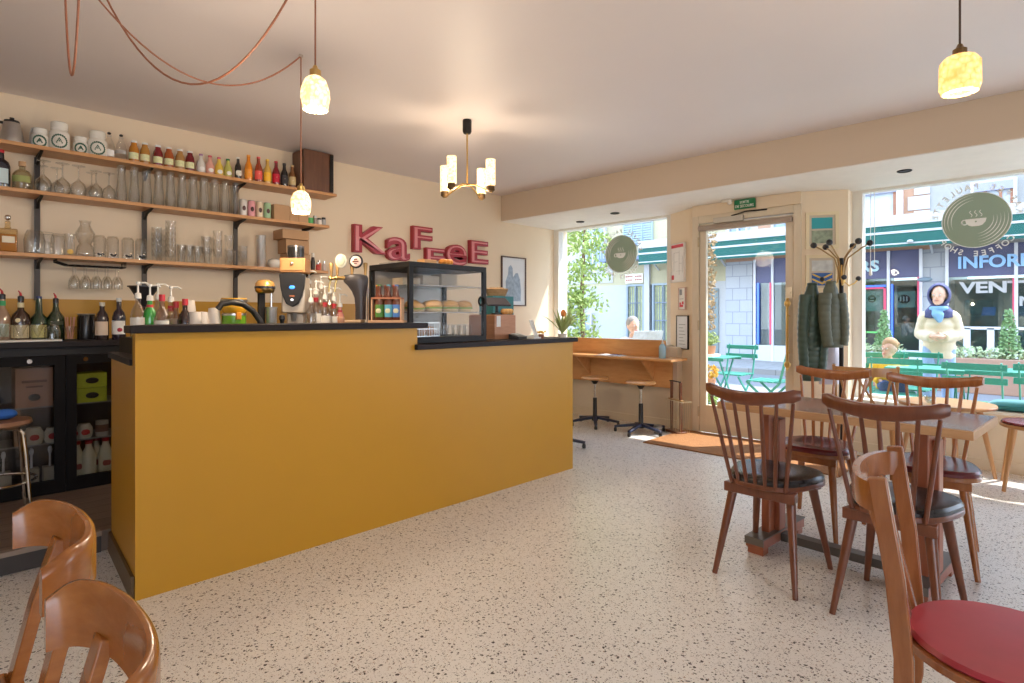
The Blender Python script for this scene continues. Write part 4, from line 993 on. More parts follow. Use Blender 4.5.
for k in range(10):
    a = k * .63
    MB().ball((.045 * math.cos(a), .045 * math.sin(a), .06), .02, (1.2, 1, .7), 8, 5).build('dried_bun', M('bun', (.5, .32, .17), .8), t)
t = thing('card_terminal', 'black card payment terminal lying on the lower counter', 'card terminal', (-2.93, 3.08, zl), R(20))
m_ = MB(); m_.prism([(-.04, 0), (.04, 0), (.04, .02), (-.04, .04)], -.08, .08, 'y'); m_.build('terminal_body', blackpl, t, bev=.004)
MB().obox((-.012, -.02, .037), (.04, .07, .002), (0, R(14), 0)).build('screen', M('grey_screen', (.4, .42, .42), .3), t)
tag(MB().box(-3.00, -2.88, 3.20, 3.28, zl, zl + .012).build('notepad', paperw, None), 'small white notepad beside the card terminal', 'notepad')
t = thing('flower_pot', 'tiny pot of yellow flowers on the lower counter', 'flower pot', (-2.93, 3.34, zl))
MB().lathe([(.001, 0), (.018, 0), (.024, .03), (.001, .03)], 14).build('pot', M('pot_brown', (.35, .14, .08), .5), t)
m_ = MB()
for k in range(11):
    a = k * 2.4; r_ = .008 + .003 * k; m_.ball((r_ * math.cos(a), r_ * math.sin(a), .04 + (k % 3) * .006), .008, (1, 1, .8), 6, 4)
m_.build('blossoms', M('flower_yellow', (.75, .45, .04), .6), t)
t = thing('menu_stand', 'clear leaning stand of printed menu sheets on the lower counter', 'menu stand', (-3.20, 3.56, zl), R(30))
for k in range(3): MB().obox((0, k * .05 - .05, .07), (.004, .09, .14), (0, R(-18), R(6 * k))).build('sheet', paperw, t)
MB().box(-.03, .05, -.12, .12, 0, .01).build('stand_base', M('stand_clear', (.7, .75, .78), .2), t)
t = thing('flowering_plant', 'potted plant with arching green leaves and an orange flower at the counter end', 'plant', (-2.90, 3.555, zl))
MB().lathe([(.001, 0), (.03, 0), (.036, .03), (.001, .03)], 16).build('pot', white_cer, t)
m_ = MB(); random.seed(5)
for k in range(24):
    a = random.uniform(0, 2 * PI); l_ = random.uniform(.14, .22); q = random.uniform(.3, .9)
    pts_ = [Vector((l_ * q * u * math.cos(a), l_ * q * u * math.sin(a), .03 + l_ * (u * 1.1 - .5 * q * u * u))) for u in (0, .25, .5, .75, 1)]
    m_.tube(pts_, [.008, .013, .014, .010, .001], 5, (1, .3))
m_.build('leaves', leafl, t)
m_ = MB(); m_.tube([(0, 0, .03), (.0, .015, .17)], .003, 6)
m_.build('flower_stem', leafm, t)
m_ = MB()
for k in range(6): m_.ball((.012 * math.cos(k), .015 + .012 * math.sin(k), .18 + .012 * (k % 3)), .012, (1, 1, 1.4), 6, 4)
m_.build('flower_head', M('flower_orange', (.85, .30, .08), .5), t)

# ================================================================== SIGN AND PICTURE ON THE BAR WALL
redl = M('letter_red', (.36, .02, .035), .35, var=.08); pinkl = M('letter_pink', (.72, .26, .27), .35, var=.05)
for ch, y0, y1, z0, z1, lb in (('K', 2.885, 3.245, 1.80, 2.065, 'capital K'), ('a', 3.25, 3.525, 1.75, 1.985, 'lowercase a'), ('F', 3.565, 3.815, 1.885, 2.125, 'upper capital F'), ('F', 3.735, 3.985, 1.70, 1.915, 'lower capital F half behind the display cabinet'), ('e', 4.00, 4.30, 1.745, 1.98, 'lowercase e'), ('E', 4.355, 4.63, 1.79, 2.05, 'capital E')):
    t = thing('wall_letter', f'red and pink raised {lb} on the bar wall', 'letter', (WX, y0, z0), group='letters of the wall sign')
    w, h = y1 - y0, z1 - z0
    text('letter_body', ch, redl, AX_WALL, (.002, 0, 0), w, h, .055, t, offset=.035)
    text('letter_face', ch, pinkl, AX_WALL, (.057, 0, 0), w - .030, h - .030, .004, t, offset=-.022).location = (0, .015, .015)
t = thing('framed_photograph', 'framed blue-grey photograph of two standing figures on the bar wall', 'picture', (WX, 5.10, 1.615))
MB().box(0, .02, -.215, -.20, -.30, .30).box(0, .02, .20, .215, -.30, .30).box(0, .02, -.20, .20, -.30, -.285).box(0, .02, -.20, .20, .285, .30).build('frame', M('frame_dark', (.10, .05, .03), .4), t)
MB().box(0, .008, -.20, .20, -.285, .285).build('mat_board', M('photo_pale', (.72, .75, .78), .5), t)
m_ = MB()
m_.prism([(-.13, -.24), (-.14, .0), (-.10, .08), (-.09, .17), (-.05, .2), (-.02, .16), (-.01, .05), (.03, .10), (.07, .11), (.11, .03), (.13, -.12), (.12, -.24)], .008, .0095, 'x')
m_.build('printed_figures', M('photo_blue', (.30, .38, .48), .5, var=.5, vs=25), t)

# ================================================================== LAMPS
def catenary(a, b, sag, n=18):
    a, b = Vector(a), Vector(b)
    return [a.lerp(b, i / n) - Vector((0, 0, sag * 4 * (i / n) * (1 - i / n))) for i in range(n + 1)]
cordm = M('copper_cord', (.34, .13, .07), .5)
def lamp_light(loc, power, c=(1, .80, .58), r=.05):
    l = bpy.data.lights.new('bulb_light', 'POINT'); l.energy = power; l.color = c; l.shadow_soft_size = r
    o = bpy.data.objects.new('bulb_light', l); col.objects.link(o); o.location = loc
    return o
shade_em = EMIT('lit_ribbed_glass', (1.0, .88, .62), 1.35, 70)
shade_em2 = EMIT('lit_amber_glass', (1.0, .70, .30), 1.15, 55)
def pendant(label, x, y, ztop, h, r, name='pendant_lamp', shade='tulip', power=15, mat=None, socket=brass, cordc=None):
    t = thing(name, label, 'lamp', (x, y, H))
    MB().cyl((0, 0, ztop - H), (0, 0, -.01), .0035, n=8).build('cord', cordc or cordm, t)
    MB().lathe([(.001, 0), (.012, 0), (.012, -.012), (.001, -.014)], 12).build('ceiling_hook', steel, t)
    z = ztop - H
    MB().lathe([(.001, z), (.007, z), (.012, z - .012), (.021, z - .018), (.021, z - .045), (.001, z - .045)], 14).build('socket', socket, t)
    if shade == 'tulip':
        pr = [(.022, z - .04), (.044, z - .055), (.058, z - .09), (.060, z - .12), (.054, z - .155), (.05, z - h), (.044, z - h), (.048, z - .15), (.052, z - .12), (.05, z - .09), (.038, z - .062), (.018, z - .046)]
    else:
        pr = [(.02, z - .035), (.050, z - .045), (.066, z - .065), (.068, z - h + .025), (.060, z - h + .005), (.04, z - h), (.038, z - h + .006), (.06, z - h + .028), (.06, z - .066), (.03, z - .05), (.018, z - .042)]
    m_ = MB(); o0 = len(m_.v); m_.lathe(pr, 32)
    for i in range(len(m_.v)):      # pressed-glass facets
        a = math.atan2(m_.v[i][1], m_.v[i][0]); f = .87 * (1 + .035 * math.cos(a * 16) + .02 * math.cos(m_.v[i][2] * 300))
        m_.v[i] = (m_.v[i][0] * f, m_.v[i][1] * f, m_.v[i][2])
    m_.build('lamp_shade', mat or shade_em, t)
    MB().ball((0, 0, z - .09), .024, (1, 1, 1.3)).build('bulb', EMIT('lit_bulb', (1, .86, .6), 12), t)
    l = lamp_light((x, y, H + z - h - .03), power)
    l.parent = t; l.location = (0, 0, z - h - .09)
    return t
pendant('pressed-glass pendant lamp hanging nearest the bar, larger in view', -2.07, 1.06, 2.148, .168, .06)
pendant('pressed-glass pendant lamp hanging low in front of the wooden wall shelves', -3.05, 1.478, 1.925, .165, .06)
pendant('amber cut-glass pendant lamp hanging above the dining table', -.285, 2.511, 2.135, .172, .07, shade='drum', mat=shade_em2, socket=M('dark_brass', (.2, .12, .05), .4, .8), cordc=M('brown_cord', (.07, .035, .02), .5), power=10)
for k, (a, b, sg, lb) in enumerate((((-3.049, 1.478, 2.625), (-3.065, .523, 2.625), .28, 'copper coloured fabric cord swagged from the low shelf pendant hook'), ((-2.07, 1.06, 2.625), (-2.95, .53, 2.625), .50, 'copper coloured fabric cord hanging in the deepest swag under the ceiling'),
                                    ((-2.908, 0.417, 2.625), (-2.504, 0.41, 2.625), .52, 'copper coloured fabric cord hanging in a narrow loop near the frame corner'))):
    tag(MB().tube(catenary(a, b, sg, 24), .0042, 8).build('lamp_cord', cordm, None), lb, 'cord', 'swagged lamp cords')
# chandelier
rt = Vector((math.cos(YAW), math.sin(YAW), 0)); fw = Vector((-math.sin(YAW), math.cos(YAW), 0))
t = thing('chandelier', 'brass four-armed ceiling lamp with frosted tube shades', 'lamp', (-3.19, 2.815, H))
MB().lathe([(.001, 0), (.030, 0), (.033, -.01), (.033, -.085), (.026, -.10), (.001, -.102)], 20).build('canopy', black, t)
MB().cyl((0, 0, -.48), (0, 0, -.10), .006, n=10).build('rod', brass, t)
MB().ball((0, 0, -.475), .013).build('hub', M('dark_hub', (.12, .07, .03), .4, .5), t)
fro = EMIT('lit_frosted_tube', (1.0, .86, .58), 1.6, 70)
for lx, dx in ((-.095, -.176), (.175, -.095), (-.175, .095), (.095, .176)):
    e = rt * lx + fw * dx
    a_ = MB().tube([(0, 0, -.475), e * .3 + Vector((0, 0, -.478)), e + Vector((0, 0, -.545)), e * 1.06 + Vector((0, 0, -.552))], [.006, .006, .005, .002], 8).build('arm', brass, t)
    MB().lathe([(.001, -.55), (.014, -.548), (.030, -.535), (.028, -.505), (.001, -.505)], 16, tuple(e)).build('socket', M('dark_hub', (.12, .07, .03), .4, .5), a_)
    m_ = MB(); m_.lathe([(.001, -.505), (.034, -.50), (.034, -.315), (.028, -.315), (.028, -.49), (.001, -.495)], 18, tuple(e))
    m_.build('lamp_shade', fro, a_)
l = lamp_light((0, 0, 0), 18, r=.12); l.parent = t; l.location = (0, 0, -.62)

# ================================================================== STOOL BENCH BY THE LEFT WINDOW
t = thing('window_bar', 'orange plywood stand-up ledge with a tall backboard under the left window', 'counter', (0, 0, 0))
MB().box(-4.75, -3.13, 5.565, 5.585, .755, .935).build('backboard', ply, t, bev=.002)
MB().box(-4.75, -3.05, 5.565, 5.585, .43, .730).build('lower_board', ply, t, bev=.002)
MB().box(-4.75, -2.90, 5.27, 5.61, .730, .755).build('ledge', ply, t, bev=.003)
for x in (-4.12, -3.27): MB().prism([(5.565, .730), (5.565, .50), (5.30, .730)], x - .01, x + .01, 'x').build('bracket', ply, t)
for x, y in ((-4.7, 5.6), (-3.10, 5.6)): MB().box(x - .02, x + .02, 5.585, 5.625, .43, .72).build('batten', ply, t)
t = thing('magazine', 'open magazine lying on the plywood ledge', 'magazine', (-3.72, 5.40, .755), R(8))
MB().prism([(-.16, 0), (.16, 0), (.15, .004), (.08, .012), (0, .005), (-.08, .012), (-.15, .004)], -.10, .10, 'y').build('pages', M('pages', (.7, .72, .74), .5, var=.3, vs=30), t)
MB().box(.02, .12, -.07, .05, .011, .0125).build('printed_photo', M('mag_blue', (.08, .13, .3), .5), t)
for k, (x, y, lb, sz, sc2) in enumerate(((-3.78, 5.20, 'round wooden swivel stool under the ledge, nearer the bar', .50, 1), (-3.19, 5.18, 'round wooden swivel stool under the ledge, nearer the umbrella stand', .50, 1), (-3.42, 4.10, 'low wooden swivel stool mostly hidden behind the bar end', .36, .9))):
    t = thing('swivel_stool', lb, 'stool', (x, y, 0), R(20 + 40 * k), group='swivel stools')
    MB().lathe([(.001, sz), (.14, sz), (.152, sz + .008), (.152, sz + .02), (.14, sz + .028), (.001, sz + .028)], 28).build('seat', oak, t)
    MB().lathe([(.001, sz - .05), (.02, sz - .05), (.045, sz - .012), (.06, sz), (.001, sz)], 16).build('seat_plate', blackpl, t)
    MB().cyl((0, 0, sz * .55), (0, 0, sz - .03), .013).build('gas_lift', chrome, t)
    MB().lathe([(.001, .05), (.035, .05), (.03, .09), (.024, .10), (.022, sz * .6), (.001, sz * .6)], 16).build('column', blackpl, t)
    for j in range(5):
        a = j * 2 * PI / 5; ca, sa = math.cos(a), math.sin(a)
        l_ = MB().bar((ca * .02, sa * .02, .085), (ca * .27, sa * .27, .05), .045, .03, w2=.03, d2=.022).build('base_leg', M('navy_plastic', (.02, .03, .07), .4), t, bev=.004)
        MB().lathe([(.001, 0), (.016, 0), (.018, .02), (.012, .042), (.001, .042)], 10, (ca * .26, sa * .26, 0)).build('glide', blackpl, l_)
# things on the pillar
pn = Vector((-.22, -.39, 0)).normalized()   # outward normal of the pillar face
pa = math.atan2(-.22, .39)
def on_pillar(name, label, cat, u, z0, z1, w, fr, body, th=.02, frm_=.008):
    # u: distance from the left edge (-3.23,5.86) along the face
    d = Vector((.39, -.22, 0)).normalized()
    p = Vector((-3.23, 5.86, 0)) + d * u + pn * .001
    t = thing(name, label, cat, (p.x, p.y, z0), pa)
    h = z1 - z0
    MB().box(-w / 2, -w / 2 + frm_, -th, 0, 0, h).box(w / 2 - frm_, w / 2, -th, 0, 0, h).box(-w / 2 + frm_, w / 2 - frm_, -th, 0, 0, frm_).box(-w / 2 + frm_, w / 2 - frm_, -th, 0, h - frm_, h).build('frame', fr, t)
    MB().box(-w / 2 + frm_, w / 2 - frm_, -th * .7, 0, frm_, h - frm_).build('panel', body, t)
    return t, h
t, h = on_pillar('evacuation_plan', 'white framed floor plan poster with red header on the pillar by the door', 'poster', .175, 1.56, 1.98, .26, M('frame_white', (.75, .72, .68), .4), paperw, .03)
MB().box(-.12, .12, -.0225, -.021, h - .045, h - .012).box(-.115, -.07, -.0225, -.021, .03, .08).build('printed_red', M('print_red', (.6, .04, .06), .5), t)
m_ = MB()
for q in ((-.07, .12, .002, .2), (.03, .08, .002, .26), (-.07, .32, .1, .002), (-.02, .12, .09, .002), (-.06, .22, .06, .002), (.03, .2, .06, .002), (.09, .1, .002, .18)): m_.box(q[0], q[0] + q[2], -.0225, -.021, q[1], q[1] + q[3])
m_.build('printed_lines', M('print_grey', (.3, .32, .33), .5), t)
t, h = on_pillar('notice_plate', 'small white notice with red pictograms below the floor plan', 'notice', .25, 1.26, 1.50, .13, M('frame_salmon', (.6, .4, .33), .4), paperw, .02)
m_ = MB().box(-.045, .02, -.016, -.0141, .03, .055).box(-.045, -.02, -.016, -.0141, .055, .08).box(.0, .03, -.016, -.0141, .06, .09); m_.build('printed_red', M('print_red', (.6, .04, .06), .5), t)
MB().box(-.045, .0, -.016, -.0141, .16, .22).box(-.045, .03, -.016, -.0141, .115, .12).build('printed_lines', M('print_grey', (.3, .32, .33), .5), t)
t, h = on_pillar('framed_notice', 'black framed certificate at the bottom of the pillar by the door', 'picture', .25, .84, 1.20, .22, black, M('cert', (.75, .78, .8), .4), .018)
m_ = MB()
for q in range(7): m_.box(-.06, .06 - (q % 3) * .02, -.0145, -.0126, .05 + q * .035, .056 + q * .035)
m_.build('printed_lines', M('print_grey', (.3, .32, .33), .5), t)
t = thing('soap_bottle', 'clear blue sanitiser bottle on the plywood ledge beside the pillar', 'bottle', (-3.08, 5.42, .755))
MB().lathe([(.001, 0), (.035, 0), (.037, .01), (.037, .12), (.02, .145), (.012, .15), (.001, .15)]).build('bottle_body', M('pale_blue_plastic', (.35, .55, .68), .25), t)
MB().lathe([(.001, .15), (.014, .15), (.012, .17), (.004, .175), (.004, .20), (.001, .2)]).tube([(0, 0, .198), (-.03, 0, .195)], .004).build('pump_head', paperw, t)
# umbrella stand
t = thing('umbrella_stand', 'dark wooden umbrella stand with a wire basket beside the door', 'umbrella stand', (-2.93, 5.43, 0), R(-30))
dk = WOOD('stand_wood', (.12, .04, .02), (.2, .07, .03), rough=.35)
MB().box(-.11, .11, -.06, .06, 0, .025).build('base', dk, t, bev=.003)
for x in (-.09, .09): MB().bar((x, 0, .025), (x * .92, 0, .52), .022, .022).build('post', dk, t)
MB().tube([(-.12, 0, .52), (-.083, 0, .525), (.083, 0, .525)], .006).build('top_rail', black, t)
MB().box(-.13, .13, -.012, .012, .33, .345).build('middle_rail', M('stand_gold', (.5, .33, .15), .4), t)
m_ = MB()
for k in range(9):
    x = -.10 + k * .035
    m_.tube([(x, -.055, .335), (x * .9, -.05, .03)], .0022, 5).tube([(x, .055, .335), (x * .9, .05, .03)], .0022, 5)
m_.strip([(-.13, -.057, .335), (.19, -.057, .335), (.19, .057, .335), (-.13, .057, .335)], [(-.003, -.003), (.003, -.003), (.003, .003), (-.003, .003)], closed=True)
m_.build('wire_basket', M('wire_cream', (.6, .52, .36), .4, .3), t)
t = thing('small_jar', 'small metal lantern jar on the floor beside the umbrella stand', 'jar', (-3.05, 5.28, 0))
MB().cyl((0, 0, 0), (0, 0, .085), .042).build('jar_body', M('lantern_grey', (.25, .24, .22), .3, .5), t)
for z in (.02, .06): MB().ring(.043, .004, (0, 0, z)).build('band', steel, t)
# doormat
def mat_door():
    m, nt, b = nodes('coir')
    v = coords(nt)
    f = noise(nt, v, 120, 3); nt.links.new(ramp(nt, f, [(.3, (.22, .09, .03)), (.7, (.42, .20, .075))]), b.inputs['Base Color'])
    b.inputs['Roughness'].default_value = .95; bump(nt, b, f, .6, .01); return m
tag(MB().box(-2.92, -1.25, 4.78, 5.60, 0, .012).build('doormat', mat_door(), None, bev=.003), 'large brown coir doormat in front of the door', 'doormat')
# frames on the far pillar
def on_far(name, label, z0, z1):
    d = Vector((.33, .19, 0)).normalized(); nn = Vector((.19, -.33, 0)).normalized()
    p = Vector((-1.78, 5.61, 0)) + d * .165 + nn * .001
    t = thing(name, label, 'picture', (p.x, p.y, z0), math.atan2(.19, .33))
    h = z1 - z0; w = .27; f_ = .028
    MB().box(-w / 2, -w / 2 + f_, -.02, 0, 0, h).box(w / 2 - f_, w / 2, -.02, 0, 0, h).box(-w / 2 + f_, w / 2 - f_, -.02, 0, 0, f_).box(-w / 2 + f_, w / 2 - f_, -.02, 0, h - f_, h).build('frame', M('frame_cream', (.78, .66, .42), .4), t)
    MB().box(-w / 2 + f_, w / 2 - f_, -.008, 0, f_, h - f_).build('mat_board', M('mat_sand', (.62, .54, .42), .6), t)
    return t, h
t, h = on_far('framed_postcards', 'cream framed pair of postcards, teal above, high on the pillar beside the coat rack', 1.80, 2.13)
MB().box(-.085, .085, -.011, -.008, h * .55, h - .05).build('postcard', M('card_teal', (.02, .35, .40), .4), t)
MB().box(-.085, .085, -.011, -.008, .05, h * .5).build('postcard', M('card_mixed', (.25, .3, .2), .4, var=.95, vs=26), t)
t, h = on_far('framed_postcards', 'cream framed pair of postcards, blue and yellow below, behind the coat rack top', 1.42, 1.745)
MB().box(-.085, .085, -.011, -.008, h * .55, h - .05).build('postcard', M('card_pale', (.6, .62, .6), .4, var=.5, vs=20), t)
pc = MB().box(-.085, .085, -.011, -.008, .05, h * .5).build('postcard', M('card_blue', (.03, .12, .4), .4), t)
m_ = MB()
for dz in (0, .045): m_.prism([(-.08, .10 + dz), (0, .06 + dz), (.08, .10 + dz), (.08, .115 + dz), (0, .075 + dz), (-.08, .115 + dz)], -.013, -.0111, 'y')
m_.build('chevrons', M('chev_yellow', (.75, .5, .06), .4), pc)

# coat rack with jackets
cx, cy = -1.40, 5.39
t = thing('coat_rack', 'standing coat rack with curved brass arms tipped by black balls', 'coat rack', (cx, cy, 0))
MB().cyl((0, 0, .02), (0, 0, 1.68), .017).build('pole', black, t)
MB().lathe([(.001, 0), (.19, 0), (.19, .012), (.02, .03), (.001, .03)], 24).build('base', black, t)
for k in range(6):
    a = k * PI / 3 + .35; ca, sa = math.cos(a), math.sin(a)
    ar = MB().tube([(ca * .018, sa * .018, 1.50), (ca * .028, sa * .028, 1.60), (ca * .05, sa * .05, 1.68), (ca * .15, sa * .15, 1.76), (ca * .20, sa * .20, 1.79)], .006, 8).build('upper_arm', M('aged_brass', (.42, .27, .12), .35, .9), t)
    MB().ball((ca * .205, sa * .205, 1.795), .026).build('ball', blackpl, ar)
for k in range(3):
    a = k * 2 * PI / 3 + .9; ca, sa = math.cos(a), math.sin(a)
    ar = MB().tube([(ca * .018, sa * .018, 1.62), (ca * .03, sa * .03, 1.48), (ca * .07, sa * .07, 1.45), (ca * .12, sa * .12, 1.47), (ca * .15, sa * .15, 1.50)], .006, 8).build('lower_arm', brass, t)
    MB().ball((ca * .155, sa * .155, 1.51), .021).build('ball', blackpl, ar)
def quilt(name, label, cx_, cy_, ztop, zbot, w, d, lean, mat, rz, sleeves=True, rib=.05, amp=.075):
    t = thing(name, label, 'jacket', (cx_, cy_, 0), rz)
    m_ = MB(); n = 26; vs = []; N = int((ztop - zbot) / rib * 8); 
    for i in range(N + 1):
        u = i / N; z = ztop + (zbot - ztop) * u
        wd = w * (.30 + .70 * min(1, (u * 2.6)) ** .6) * (1 + .06 * math.sin(u * 5)); dd = d * (.45 + .55 * min(1, u * 3))
        puff = 1 + amp * (abs(math.sin(PI * (z - zbot) / rib)) - .5)
        for k in range(n):
            a = 2 * PI * k / n
            fold = 1 + .08 * math.sin(3 * a + u * 3)
            vs.append((lean * u + wd * puff * fold * math.cos(a), dd * puff * fold * math.sin(a), z))
    fs = [(i * n + k, i * n + (k + 1) % n, (i + 1) * n + (k + 1) % n, (i + 1) * n + k) for i in range(N) for k in range(n)] + [tuple(range(n))[::-1], tuple(N * n + k for k in range(n))]
    m_.add(vs, fs); m_.build('body', mat, t, smooth=60)
    if sleeves:
        for s_ in (-1, 1):
            q = []; rs = []
            for i in range(60):
                u = i / 59; q.append((s_ * (w * .8 + .02 * math.sin(u * 3)) + lean * u, -.02 - .03 * u, ztop - .10 - u * (ztop - zbot) * .78)); rs.append(.052 * (1 - .25 * u) * (1 + amp * 1.3 * (abs(math.sin(u * (ztop - zbot) * .78 * PI / rib)) - .5)))
            MB().tube(q, rs, 14, (1, .8)).build('sleeve', mat, t, smooth=60)
    MB().ring(w * .33, .014, (0, 0, ztop - .01), 18, 8).build('collar', mat, t)
    return t
jg = M('bottle_green_nylon', (.035, .07, .05), .38, var=.3, vs=4, sheen=.2)
jg2 = M('olive_grey_nylon', (.11, .125, .09), .5, var=.25, vs=4)
rx_, ry_ = math.cos(YAW), math.sin(YAW)
quilt('puffer_jacket', 'dark green quilted puffer jacket hanging from the coat rack on the door side', cx - .235 * rx_ , cy - .235 * ry_ - .02, 1.47, .66, .085, .075, -.02, jg, YAW)
quilt('puffer_jacket', 'olive grey quilted jacket hanging over the dark green one on the coat rack', cx - .115 * rx_ + .05, cy - .115 * ry_ - .09, 1.48, .94, .080, .065, .01, jg2, YAW + .1)
quilt('garment_bag', 'pale translucent garment hanging low behind the quilted jackets', cx - .07 * rx_ - .05, cy - .07 * ry_ + .06, 1.10, .62, .09, .05, 0, M('pale_violet_plastic', (.62, .60, .70), .25), YAW, sleeves=False, rib=.5, amp=.05)
# ================================================================== CHAIRS AND TABLES
def spindle_chair(label, x, y, rz, wood, seatm, group='spindle-back chairs around the table'):
    """faces local +Y; back at local -Y"""
    t = thing('spindle_chair', label, 'chair', (x, y, 0), rz, group)
    def outline(s_, n=40):
        out = []
        for i in range(n):
            a = 2 * PI * i / n; ca, sa = math.cos(a), math.sin(a)
            e = 2 / 2.9
            px = abs(ca) ** e * math.copysign(1, ca); py = abs(sa) ** e * math.copysign(1, sa)
            w = .205 - .055 * max(0, .35 - py) / 1.35
            out.append((px * w * s_, py * .20 * s_))
        return out
    o1 = outline(1)
    MB().prism(o1, .425, .447).build('seat_rim', wood, t, bev=.004)
    m_ = MB(); n = len(o1); vs = []
    for s_, z in ((.985, .447), (.99, .462), (.95, .474), (.8, .480), (.45, .474), (.02, .470)):
        vs += [(p[0], p[1], z) for p in outline(s_)]
    fs = [(i * n + k, i * n + (k + 1) % n, (i + 1) * n + (k + 1) % n, (i + 1) * n + k) for i in range(5) for k in range(n)] + [tuple(range(n))[::-1], tuple(5 * n + k for k in range(n))]
    m_.add(vs, fs); m_.build('seat', seatm, t)
    MB().prism([(-.16, -.17), (.16, -.17), (.15, -.11), (-.15, -.11)], .38, .425).build('apron', wood, t, bev=.004)
    MB().prism([(-.15, .11), (.15, .11), (.16, .16), (-.16, .16)], .385, .425).build('apron', wood, t, bev=.004)
    for sx, sy in ((-1, -1), (1, -1), (-1, 1), (1, 1)):
        top = (sx * .125, sy * .125, .425); bot = (sx * .180, sy * .218, 0)
        v = Vector(bot) - Vector(top)
        MB().tube([top, Vector(top) + v * .3, bot], [.021, .019, .0115], 12).build('leg', wood, t)
    # crest rail, curved in plan, swelling at the ends
    cr = []; N = 16
    m_ = MB(); vs = []
    for i in range(N + 1):
        u = -1 + 2 * i / N
        x_ = u * .207; y_ = -.285 + .05 * u * u - .0; zc = .845 + .016 * (abs(u) ** 3) - .010 * math.cos(u * PI) * .6
        hh = (.0265 + .003 * math.cos(u * PI) + .004 * (abs(u) > .75)) * (1 if abs(u) < .95 else .7); th = .0125 if abs(u) < .95 else .009
        tx = Vector((.207, .10 * u, 0)).normalized(); nx = Vector((-tx.y, tx.x, 0))
        for a_, b_ in ((-1, -.7), (-.6, -1), (.6, -1), (1, -.7), (1, .7), (.6, 1), (-.6, 1), (-1, .7)):
            p = Vector((x_, y_, zc)) + nx * a_ * th + Vector((0, 0, b_ * hh)); vs.append(p)
    fs = [(i * 8 + k, i * 8 + (k + 1) % 8, (i + 1) * 8 + (k + 1) % 8, (i + 1) * 8 + k) for i in range(N) for k in range(8)] + [tuple(range(8))[::-1], tuple(N * 8 + k for k in range(8))]
    m_.add(vs, fs); m_.build('crest_rail', wood, t, smooth=50)
    for k in range(7):
        u = -1 + k / 3
        b0 = (u * .122, -.188 + .02 * u * u, .43); b1 = (u * .182, -.285 + .05 * (u * .88) ** 2, .83)
        mid = Vector(b0).lerp(Vector(b1), .45)
        MB().tube([b0, mid, b1], [.0085, .0095, .0075], 10).build('spindle', wood, t)
    return t
spindle_chair('dark spindle-back chair with a black seat pushed to the table, nearest the doormat', -1.018, 2.81, R(-2), darkchair, blackseat)
spindle_chair('dark spindle-back chair with a black seat behind the red-seated chair', -.51, 2.78, R(-3), darkchair, blackseat)
spindle_chair('chestnut spindle-back chair with an oxblood seat on the window side of the table', -1.065, 3.60, R(176), midchair, oxblood)
spindle_chair('chestnut spindle-back chair with an oxblood seat on the window side, at the table end', -.515, 3.53, R(186), midchair, oxblood)
# main table
t = thing('dining_table', 'rectangular wooden table with a pale laminate top and pedestal feet', 'table', (-.80, 3.13, 0), R(-4))
edge = WOOD('table_edge', (.48, .27, .13), (.60, .36, .19), (3, 14, 20), .3)
MB().box(-.535, .535, -.230, .275, .712, .748).build('table_edge', edge, t, bev=.002)
MB().box(-.528, .528, -.223, .268, .748, .7505).build('tabletop', M('table_laminate', (.36, .27, .24), .18, var=.08, vs=5, coat=.3), t)
redw = WOOD('pedestal_red', (.30, .085, .04), (.40, .13, .06), (14, 14, 2), .3)
for x in (-.34, .34):
    MB().box(x - .02, x + .02, -.10, .10, .08, .712).build('pedestal', redw, t, bev=.004)
    MB().box(x - .045, x - .02, -.035, .035, .08, .66).box(x + .02, x + .045, -.035, .035, .08, .66).build('pedestal_rib', redw, t, bev=.004)
    f_ = MB().box(x - .045, x + .045, -.22, .28, .032, .082).box(x - .04, x + .04, -.21, -.15, 0, .032).box(x - .04, x + .04, .21, .27, 0, .032).build('foot', redw, t, bev=.003)
    MB().box(x - .048, x + .048, -.223, .283, .080, .0865).box(x - .048, x + .048, -.226, -.22, .05, .0865).build('foot_trim', M('worn_metal', (.17, .15, .13), .4, .5), f_)
MB().box(-.29, .29, -.03, .03, .035, .075).build('stretcher', M('worn_grey_bar', (.12, .11, .10), .4, .3), t)

